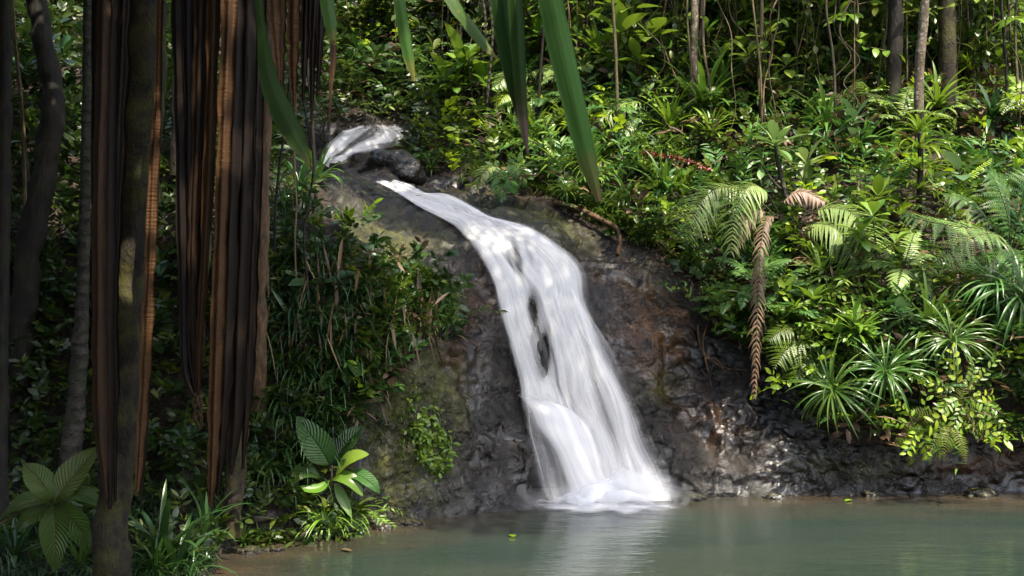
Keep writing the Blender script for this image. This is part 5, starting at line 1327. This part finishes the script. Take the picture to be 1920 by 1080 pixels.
for t_, n_, L_ in ((29, 16, 0.34), (23, 18, 0.44), (16, 18, 0.46), (10, 16, 0.42)):
    az = np.arange(n_) * 2.4 + t_; dd, nn = polar(az, U(0.1, 0.8, n_) + (0.4 if t_ > 28 else 0))
    blades(m, sp[t_] - np.array(tp.location) + dd * 0.02, dd, nn, L_ * U(0.8, 1.1, n_), 0.03, U(0.9, 1.7, n_), 8, 'strap', 0.3, U(0, 1, n_), 3, 1.2)
m.build('leaves', M['strap_bright'], tp)
rs = empty('flower_spike', P(1190, 285, 11.9)); tag(rs, 'thin red flower spike arching out over the tree fern', 'flower')
p = pxpath([(1190, 285, 11.9), (1235, 290, 11.5), (1285, 300, 11.2), (1335, 321, 11.05)], 60)
m = MB(); tube(m, p - np.array(rs.location), np.linspace(0.012, 0.006, 60), 6, 0.5, 0.2); m.build('stalk', M['red'], rs)
m = MB(); k = 170; ii = rng.integers(8, 59, k); d = norm(rng.normal(0, 1, (k, 3))); blades(m, p[ii] - np.array(rs.location), d, norm(rng.normal(0, 1, (k, 3))), 0.045, 0.022, 0.3, 2, 'ellip', 0.2, U(0, 1, k)); m.build('florets', M['red'], rs)
simple('exposed_root', 'bent woody root lying on the mossy slab below the strap tufts', 'root', [(1040, 380, 11.75), (1085, 392, 11.45), (1125, 412, 11.2), (1155, 428, 11.0), (1162, 450, 10.85), (1158, 478, 10.72)], (0.035, 0.018), 'root', 0.3)
rt = empty('dry_twig', P(1310, 640, 10.25)); tag(rt, 'tangle of thin reddish roots trailing over the rock above the wet bulge', 'root')
m = MB()
for pts in ([(1308, 610, 10.35), (1312, 645, 10.2), (1330, 672, 10.12), (1362, 690, 10.1), (1400, 694, 10.08)], [(1330, 600, 10.35), (1318, 640, 10.18), (1326, 690, 10.08), (1335, 725, 10.05)], [(1312, 645, 10.2), (1322, 670, 10.12), (1345, 675, 10.1), (1360, 700, 10.06)]):
    tube(m, pxpath(pts, 30) - np.array(rt.location), np.linspace(0.012, 0.004, 30), 5, 0.5, 0.3)
m.build('strands', M['root'], rt)

# ------------------------------------------------------------------ trunks and saplings on the forested slope
def uptree(name, label, px, py, d, r, lean, mat, crown=None, group=None, h=7.0, lump=0.12):
    b, n = (hit(px, py)[0], None) if d is None else (P(px, py, d), None)
    path = [b - np.array([0, 0, 0.15])] + [b + np.array([lean * k / 6 * h + U(-0.05, 0.05), U(-0.05, 0.05), h * k / 6]) for k in range(1, 7)]
    pts = spline(path, 50)
    if crown is None:
        m = MB(); tube(m, pts - b, np.linspace(r, r * 0.6, 50), 9, 0.5, lump, 6, random.randint(0, 99))
        o = m.build(name, M[mat], None, b); tag(o, label, 'tree' if r > 0.04 else 'sapling', group); return o
    root = empty(name, b); tag(root, label, 'tree', group)
    m = MB(); tube(m, pts - b, np.linspace(r, r * 0.7, 50), 12, 0.5, lump, 6, random.randint(0, 99)); m.build('trunk', M[mat], root)
    c, rr, nl, ll = crown
    m = MB(); clump = norm(rng.normal(0, 1, (22, 3))) * U(0.4, 0.95, (22, 1)); ci = rng.integers(0, 22, nl)
    pos = (clump[ci] + rng.normal(0, 0.2, (nl, 3))) * np.array(rr) + pts[-1] - b
    dd = norm(rng.normal(0, 1, (nl, 3)) * (1, 1, 0.5)); nn = norm(np.array([0, 0, 1.0]) + rng.normal(0, 0.5, (nl, 3)))
    blades(m, pos, dd, nn, ll * U(0.7, 1.2, nl), ll * 0.5, 0.4, 2, 'ellip', 0.15, U(0, 1, nl), 3)
    m.build('crown', M['leaf_mid'], root)
    return root
uptree('forest_tree', 'pale mottled slender trunk rising from the tiered plant', 1727, 330, None, 0.05, -0.01, 'bark_mottle', (None, (1.6, 1.6, 1.0), 500, 0.3), h=6.0)
uptree('forest_tree', 'yellowish mossy slender trunk behind the largest rosette', 1294, 240, None, 0.05, 0.0, 'bark_mottle', None, h=6.0)
uptree('forest_tree', 'broad dark trunk in the shade beside the pale mottled trunk', 1668, 260, None, 0.085, 0.03, 'bark_dark', (None, (1.8, 1.6, 1.0), 600, 0.3), h=6.5)
uptree('forest_tree', 'thick ochre mossy trunk in the shade behind the strap-leaved epiphyte', 1775, 230, None, 0.10, 0.0, 'bark_moss', (None, (1.8, 1.6, 1.0), 600, 0.3), h=6.5)
uptree('forest_tree', 'thin twisting pale stem above the woody shrub', 1432, 250, None, 0.025, -0.02, 'vine', None, h=4.0)
LBL_SAP = 'thin bare sapling stem rising through the undergrowth of the slope'
for k in range(28):
    px = U(620, 1930); py = U(90, 330) if px > 900 else U(60, 220)
    uptree('sapling', LBL_SAP, px, py, None, U(0.008, 0.022), U(-0.06, 0.06), random.choice(['vine', 'stem', 'bark_pale', 'twig', 'bark_dark']), None, 'bare sapling stems on the slope', U(3, 6))
def liana(px, py, h, r, mat):
    b = hit(px, py)[0] + np.array([0, -0.25, -0.1]); k = 9
    pts = spline([b + np.array([U(-0.14, 0.14) * (q > 0), U(-0.1, 0.1) * (q > 0), h * q / (k - 1)]) for q in range(k)], 60)
    m = MB(); tube(m, pts - b, r, 5, 0.5, 0.2, 9, random.randint(0, 99))
    o = m.build('liana', M[mat], None, b); return tag(o, 'thin winding liana hanging down through the thicket of the slope', 'vine', 'thin lianas on the slope')
for k in range(26):
    liana(U(900, 1930), U(60, 300), U(1.5, 4), U(0.005, 0.012), random.choice(['vine', 'root', 'stem', 'twig']))
LBL_SAP2 = 'thin dark stem standing in the gloom of the left bank'
for k in range(14):
    uptree('sapling', LBL_SAP2, U(10, 600), U(350, 800), None, U(0.008, 0.02), U(-0.08, 0.08), random.choice(['stem', 'bark_dark', 'vine']), None, 'thin stems of the dark bank', U(3, 5))
# curtain of dry roots and dead leaves under the epiphytes
def curtain(label, px0, px1, py0, py1, n, mat='dry', lmin=0.25, lmax=0.7):
    root = empty('dry_root_curtain', hit((px0 + px1) / 2, py0)[0]); tag(root, label, 'dead leaves')
    b = []
    for k in range(n):
        l, nn = hit(U(px0, px1), U(py0, py1)); b.append(l + nn * U(0.1, 0.35))
    b = np.array(b) - np.array(root.location)
    az = U(0, 6.28, n); d, nn = polar(az, U(-1.5, -1.1, n))
    m = MB(); blades(m, b, d, nn, U(lmin, lmax, n), U(0.012, 0.035, n), U(-0.2, 0.3, n), 5, 'lance', 0.5, U(0, 1, n)); m.build('dead_leaves', M[mat], root)
curtain('curtain of dry brown leaves and roots below the edge epiphytes', 1790, 1935, 120, 230, 130)
curtain('dry hanging strands under the dark strap-leaved epiphyte', 1390, 1470, 215, 270, 30)
curtain('withered pale leaves caught beside the pale mottled trunk', 1660, 1720, 120, 190, 26, 'dead_pink', 0.15, 0.35)
curtain('hanging moss strands between the dark trunk and pale mottled trunk', 1690, 1720, -40, 60, 50, 'grass', 0.6, 1.2)
curtain('brown dead leaves hanging beneath the lacy fern', 1790, 1930, 490, 560, 90, 'dry', 0.2, 0.5)
curtain('dry strands hanging from the overhang above the wet bulge', 1440, 1700, 540, 640, 90, 'litter', 0.2, 0.5)
curtain('dead fibres hanging from the dark grass of the left bank', 500, 800, 500, 640, 120, 'litter', 0.2, 0.5)

# ------------------------------------------------------------------ more plants of the slope, each told apart by what it stands beside
MARKS = [(1275, 305, 'the red flower spike'), (1294, 150, 'the yellowish mossy trunk'), (1727, 150, 'the pale mottled trunk'), (1668, 120, 'the broad dark trunk'), (1455, 290, 'the pale woody shrub'),
         (1185, 60, 'the tall bright shrub'), (870, 140, 'the big-leaved green shrub'), (735, 300, 'the round brown boulder'), (690, 250, 'the upper cascade'), (1310, 190, 'the largest rosette'),
         (1590, 240, 'the grey-green oval-leaved shrub'), (1850, 170, 'the curtain of dry roots'), (1722, 340, 'the tiered plant'), (1850, 420, 'the lacy fern'), (1600, 430, 'the longest tree fern frond'),
         (1330, 390, 'the first pale tree fern frond'), (1415, 620, 'the long dead frond'), (940, 340, 'the small drooping fern'), (1000, 160, 'the pale shuttlecock fern'), (1120, 430, 'the bent root'), (1750, 770, 'the yellow-green fern cluster'), (1430, 170, 'the twisting pale stem')]
KINDS = [('spray', 'leafy shrub', 75), ('spray_bright', 'bright leafy shrub', 75), ('spray_dark', 'dark leafy shrub', 85), ('fern', 'fern', 90), ('fern_pale', 'pale fern', 85), ('rosette', 'strap-leaved plant', 90), ('rosette_bright', 'bright strap-leaved plant', 75),
         ('whorl', 'broad-leaved shrub', 95), ('whorl_bright', 'bright broad-leaved shrub', 95), ('broad', 'large-leaved plant', 80), ('whorl_dark', 'dark broad-leaved shrub', 100), ('spray_lance', 'pointed-leaved shrub', 80), ('grass', 'grass tuft', 80), ('rosette_dark', 'dark strap-leaved plant', 95), ('fern_dark', 'dark fern', 95), ('straps_hanging', 'drooping strap-leaved plant', 90), ('tall', 'leafy sapling', 150), ('tall_bright', 'bright leafy sapling', 140), ('tall_dark', 'dark leafy sapling', 150), ('vine', 'leafy hanging vine', 150)]
used = set()
def auto(px, py, wts):
    mk = sorted(MARKS, key=lambda m_: (m_[0] - px) ** 2 + (m_[1] - py) ** 2)
    order = list(range(len(KINDS))); random.shuffle(order)
    order.sort(key=lambda i: -wts[i] * random.random())
    for ki in order[:6]:
        kind, noun, sz = KINDS[ki]
        for m_ in mk[:2]:
            dx, dy = px - m_[0], py - m_[1]
            if abs(dy) > abs(dx): rel = 'just upslope of' if dy < 0 else 'just below'
            elif (dx < 0) == (m_[0] > 1000): rel = 'on the waterfall side of'
            else: rel = 'beyond, away from the waterfall,'
            lab = (noun + ' ' + rel + ' ' + m_[2]) if 'beyond' not in rel else noun + ' beside ' + m_[2] + ', away from the waterfall'
            if lab in used: continue
            used.add(lab)
            plant(kind, px, py, sz * U(0.85, 1.35), lab, U(0.2, 0.5) if sz < 120 else 0.05, out=U(0.12, 0.3))
            return
W1 = [.8, 1.1, .4, 1.2, 1.0, 1.1, 1.1, .8, .9, .8, .3, .9, .3, .4, .4, .9, .35, .45, .2, .6]
W3 = [.6, .6, .5, .6, .6, .8, .7, .7, .8, .6, .5, .5, .2, .5, .3, .7, 1.1, 1.1, .7, 1.2]
W2 = [.9, .4, 1.2, .8, .2, .6, .1, .9, .3, .7, 1.1, .5, .3, .7, 1.1, .5, 1.1, .5, 1.3, 1.1]
for gy in range(-60, 640, 62):
    for gx in range(660, 1990, 74):
        px, py = gx + U(-34, 34), gy + U(-28, 28)
        if inpoly(np.array([px]), np.array([py + 25]), BARE)[0] or inpoly(np.array([px]), np.array([py - 25]), BARE)[0] or inpoly(np.array([px + 30]), np.array([py]), BARE)[0] or inpoly(np.array([px - 40]), np.array([py]), BARE)[0]: continue
        if 1270 < px < 1690 and 330 < py < 520 or 1690 < px and 280 < py < 620: continue
        if px < 900 and py > 200: continue
        auto(px, py, W2 if px < 900 else (W3 if py < 230 else W1))

VEG_OK = lambda x, y: not inpoly(np.array([x]), np.array([y + 30]), BARE)[0]
W4 = [.1, .5, .05, .6, .9, .5, .9, .6, 1.3, .5, .1, .6, .1, .2, .1, .6, .9, 1.5, .2, 1.3]
for gy in range(60, 280, 55):
    for gx in range(930, 1930, 95):
        px, py = gx + U(-45, 45), gy + U(-25, 25)
        if VEG_OK(px, py): auto(px, py, W4)

# ------------------------------------------------------------------ undergrowth: uncountable small leaves over the slopes
VEG = lambda x, y: ~inpoly(np.array([x]), np.array([y]), BARE)[0]
def under(name, label, mat, n, region, leafL, nl=8, out=(0.0, 0.45), shape='ellip', asp=0.42, tw=(0.14, 0.34), seed=0, patch=0.0, upw=0.7, droop=(0.1, 0.8)):
    c, nr = [], []
    while len(c) < n:
        px = U(region[0], region[1]); py = U(region[2], region[3])
        if not VEG(px, py) or (region[0] < 0 and not VEG(px + 30, py)): continue
        if patch and vnoise(np.array([[px / 90, py / 90, seed * 3.1]]), seed)[0] < patch: continue
        l, nn = hit(px, py)
        c.append(l + nn * U(*out) * l[1] / 11); nr.append(nn)
    c = np.array(c); nr = np.array(nr)
    az = U(0, 6.28, n); el = U(-0.3, 1.3, n)
    d, _ = polar(az, el)
    d = norm(d + nr * 0.8 + np.array([0, 0, upw - 0.5]))
    tl = U(*tw, n) * c[:, 1] / 11
    sc = c[:, 1] / 11
    m = MB()
    upv = norm(np.array([0, 0, 1.0]) + nr * 0.4 - ((np.array([0, 0, 1.0]) + nr * 0.4) * d).sum(-1, keepdims=True) * d)
    sd = np.cross(d, upv)
    for k in range(nl):
        f = (k + 0.5) / nl
        pos = c + d * (tl * f)[:, None] - np.array([0, 0, 1.0]) * (tl * 0.35 * f * f)[:, None]
        sg = 1 if k % 2 else -1
        dd = norm(sd * sg * 0.8 + d * U(0.3, 0.9, (n, 1)) + rng.normal(0, 0.25, (n, 3)))
        nn = norm(upv + rng.normal(0, 0.35, (n, 3)))
        LL = leafL * U(0.6, 1.25, n) * sc ** 0.5
        blades(m, pos, dd, nn, LL, LL * asp * U(0.8, 1.2, n), U(*droop, n), 3, shape, 0.2, U(0, 1, n), 3)
    o = m.build(name, M[mat]); tag(o, label, None, None, 'stuff'); return o
RIGHT = (640, 2150, -330, 800)
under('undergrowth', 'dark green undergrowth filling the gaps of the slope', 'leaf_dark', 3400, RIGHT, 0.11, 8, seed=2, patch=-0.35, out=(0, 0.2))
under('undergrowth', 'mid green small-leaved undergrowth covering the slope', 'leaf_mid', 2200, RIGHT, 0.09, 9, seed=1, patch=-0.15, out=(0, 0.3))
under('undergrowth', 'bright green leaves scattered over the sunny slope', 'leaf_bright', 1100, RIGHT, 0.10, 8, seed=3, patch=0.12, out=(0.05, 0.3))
under('undergrowth', 'narrow fern-like leaves among the undergrowth', 'fern', 900, RIGHT, 0.14, 12, seed=4, patch=0.05, shape='lance', asp=0.2, tw=(0.3, 0.6), out=(0.05, 0.3))
under('fallen_leaves', 'dead brown leaves caught among the undergrowth of the slope', 'litter', 700, RIGHT, 0.13, 4, seed=7, patch=-0.05, out=(0, 0.3), upw=0.1)
under('fallen_leaves', 'dry straw-coloured leaves hanging in the undergrowth of the slope', 'dry', 420, RIGHT, 0.2, 5, seed=8, patch=0.0, out=(0.05, 0.35), shape='lance', asp=0.14, upw=-0.3)
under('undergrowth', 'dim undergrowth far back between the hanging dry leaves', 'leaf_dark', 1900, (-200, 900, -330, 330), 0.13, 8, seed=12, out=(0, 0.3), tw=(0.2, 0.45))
under('undergrowth', 'leaves coloured yellow-green as if backlit, scattered in the undergrowth', 'leaf_yellow', 330, RIGHT, 0.11, 7, seed=14, patch=0.1, out=(0.1, 0.4))  # backlit glow of the leaves put into their colour
LEFT = (-250, 690, -330, 1075)
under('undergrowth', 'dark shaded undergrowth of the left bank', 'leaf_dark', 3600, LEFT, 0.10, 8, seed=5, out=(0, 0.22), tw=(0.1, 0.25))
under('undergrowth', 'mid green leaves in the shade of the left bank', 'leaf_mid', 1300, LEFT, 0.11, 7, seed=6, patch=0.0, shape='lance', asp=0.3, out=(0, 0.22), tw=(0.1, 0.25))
# grass on the left slope
def grass(label, n, region, L, mat='grass', w=0.014, poly=None, nb=9, out=0.05):
    c, nr = [], []
    while len(c) < n:
        px = U(region[0], region[1]); py = U(region[2], region[3])
        if poly is not None and not inpoly(np.array([px]), np.array([py]), poly)[0]: continue
        l, nn = hit(px, py); c.append(l + nn * U(0, out)); nr.append(nn)
    c = np.array(c); nr = np.array(nr); m = MB()
    for k in range(nb):
        d, _ = polar(U(0, 6.28, n), U(0.3, 1.4, n)); d = norm(d + nr * 0.7)
        up = np.array([0, 0, 1.0]); nn = norm(up - d * d[:, 2:])
        blades(m, c + rng.normal(0, 0.02, (n, 3)), d, nn, L * U(0.5, 1.2, n), w * U(0.7, 1.3, n), U(1.0, 2.3, n), 5, 'needle', 0.3, U(0, 1, n), 3, 1.2)
    o = m.build('grass', M[mat]); tag(o, label, None, None, 'stuff')
grass('bright tufted grass along the top of the left rock face', 900, (680, 870, 455, 600), 0.13, 'grass', 0.013, [(640, 520), (700, 505), (780, 508), (838, 540), (850, 575), (838, 610), (790, 640), (700, 650), (640, 600)])
grass('long dark drooping grass of the left bank', 160, (480, 720, 300, 900), 0.42, 'strap_dark', 0.018, [(480, 350), (560, 370), (610, 450), (660, 540), (730, 640), (680, 700), (660, 760), (560, 900), (480, 900)])
grass('short moss tufts on the left rock face', 90, (690, 850, 690, 900), 0.05, 'grass', 0.010, [(700, 720), (800, 690), (840, 720), (830, 800), (830, 860), (760, 860), (710, 840)], 6)
grass('ground cover of grass at the foot of the trunks', 300, (-60, 420, 930, 1150), 0.2, 'strap_dark', 0.012)
grass('grass fringe on the sunny rock edge', 260, (860, 1250, 320, 470), 0.2, 'grass', 0.016, [(870, 340), (960, 350), (1060, 385), (1150, 440), (1250, 480), (1250, 440), (1120, 360), (1000, 320), (880, 320)])
# creeping sprigs on rock faces
def creep(label, n, region, poly, mat, L):
    c, nr = [], []
    while len(c) < n:
        px = U(region[0], region[1]); py = U(region[2], region[3])
        if not inpoly(np.array([px]), np.array([py]), poly)[0]: continue
        l, nn = hit(px, py); c.append(l + nn * 0.01); nr.append(nn)
    c = np.array(c); nr = np.array(nr); m = MB()
    for k in range(7):
        d = norm(rng.normal(0, 1, (n, 3)) + nr * 0.7 + (0, 0, -0.2)); 
        blades(m, c + rng.normal(0, 0.03, (n, 3)), d, norm(nr + np.array([0, 0, 0.8])), L * U(0.6, 1.3, n), L * 0.45, 0.5, 3, 'ellip', 0.2, U(0, 1, n))
    o = m.build('creeping_foliage', M[mat]); tag(o, label, None, None, 'stuff')
creep('small bright creepers on the left rock face', 70, (760, 850, 740, 900), [(770, 750), (815, 760), (840, 840), (830, 890), (790, 880), (770, 820)], 'leaf_bright', 0.06)
creep('tiny leaves along the rock edge by the drooping ferns', 90, (1200, 1380, 440, 620), [(1220, 470), (1300, 520), (1370, 600), (1360, 520), (1300, 460), (1240, 440)], 'leaf_mid', 0.07)

for px, py, lab in ((1597, 939, 'yellow-green leaf floating near the rock bulge'), (963, 1010, 'lone yellowish leaf adrift in front of the falls'), (640, 1032, 'brown leaf adrift off the strap clumps of the near bank')):
    d = CAMZ * F / (py - 540)
    m = MB(); a = U(0, 6.28)
    blades(m, np.zeros(3), np.array([math.cos(a), math.sin(a), 0.02]), np.array([0, 0, 1.0]), 0.10, 0.05, 0.1, 5, 'ellip', 0.2, U(0, 1), 5)
    o = m.build('floating_leaf', M['leaf_yellow' if 'yellow' in lab else 'dry'], None, P(px, py, d) + np.array([0, 0, 0.012])); tag(o, lab, 'leaf')
for k, (px, py, r, lab) in enumerate(((470, 1036, 0.06, 'dark stone half sunk at the edge of the near bank'), (515, 1032, 0.045, 'brown stone at the waterline under the grassy tufts'), (720, 992, 0.05, 'wet stone at the foot of the mossy rock face'), (770, 984, 0.07, 'low rock breaking the water below the left rock face'), (1300, 938, 0.08, 'wet rock at the waterline right beside the falls'), (1450, 934, 0.06, 'small rock at the waterline under the wet bulge'), (1640, 930, 0.07, 'dark rock at the waterline under the hanging strap clump'), (1840, 928, 0.09, 'brown rock at the waterline near the edge of the view'))):
    o = boulder('stone', lab, px, py, CAMZ * F / (py - 540), (r * 1.5, r, r * 0.7), 40 + k); o['category'] = 'stone'
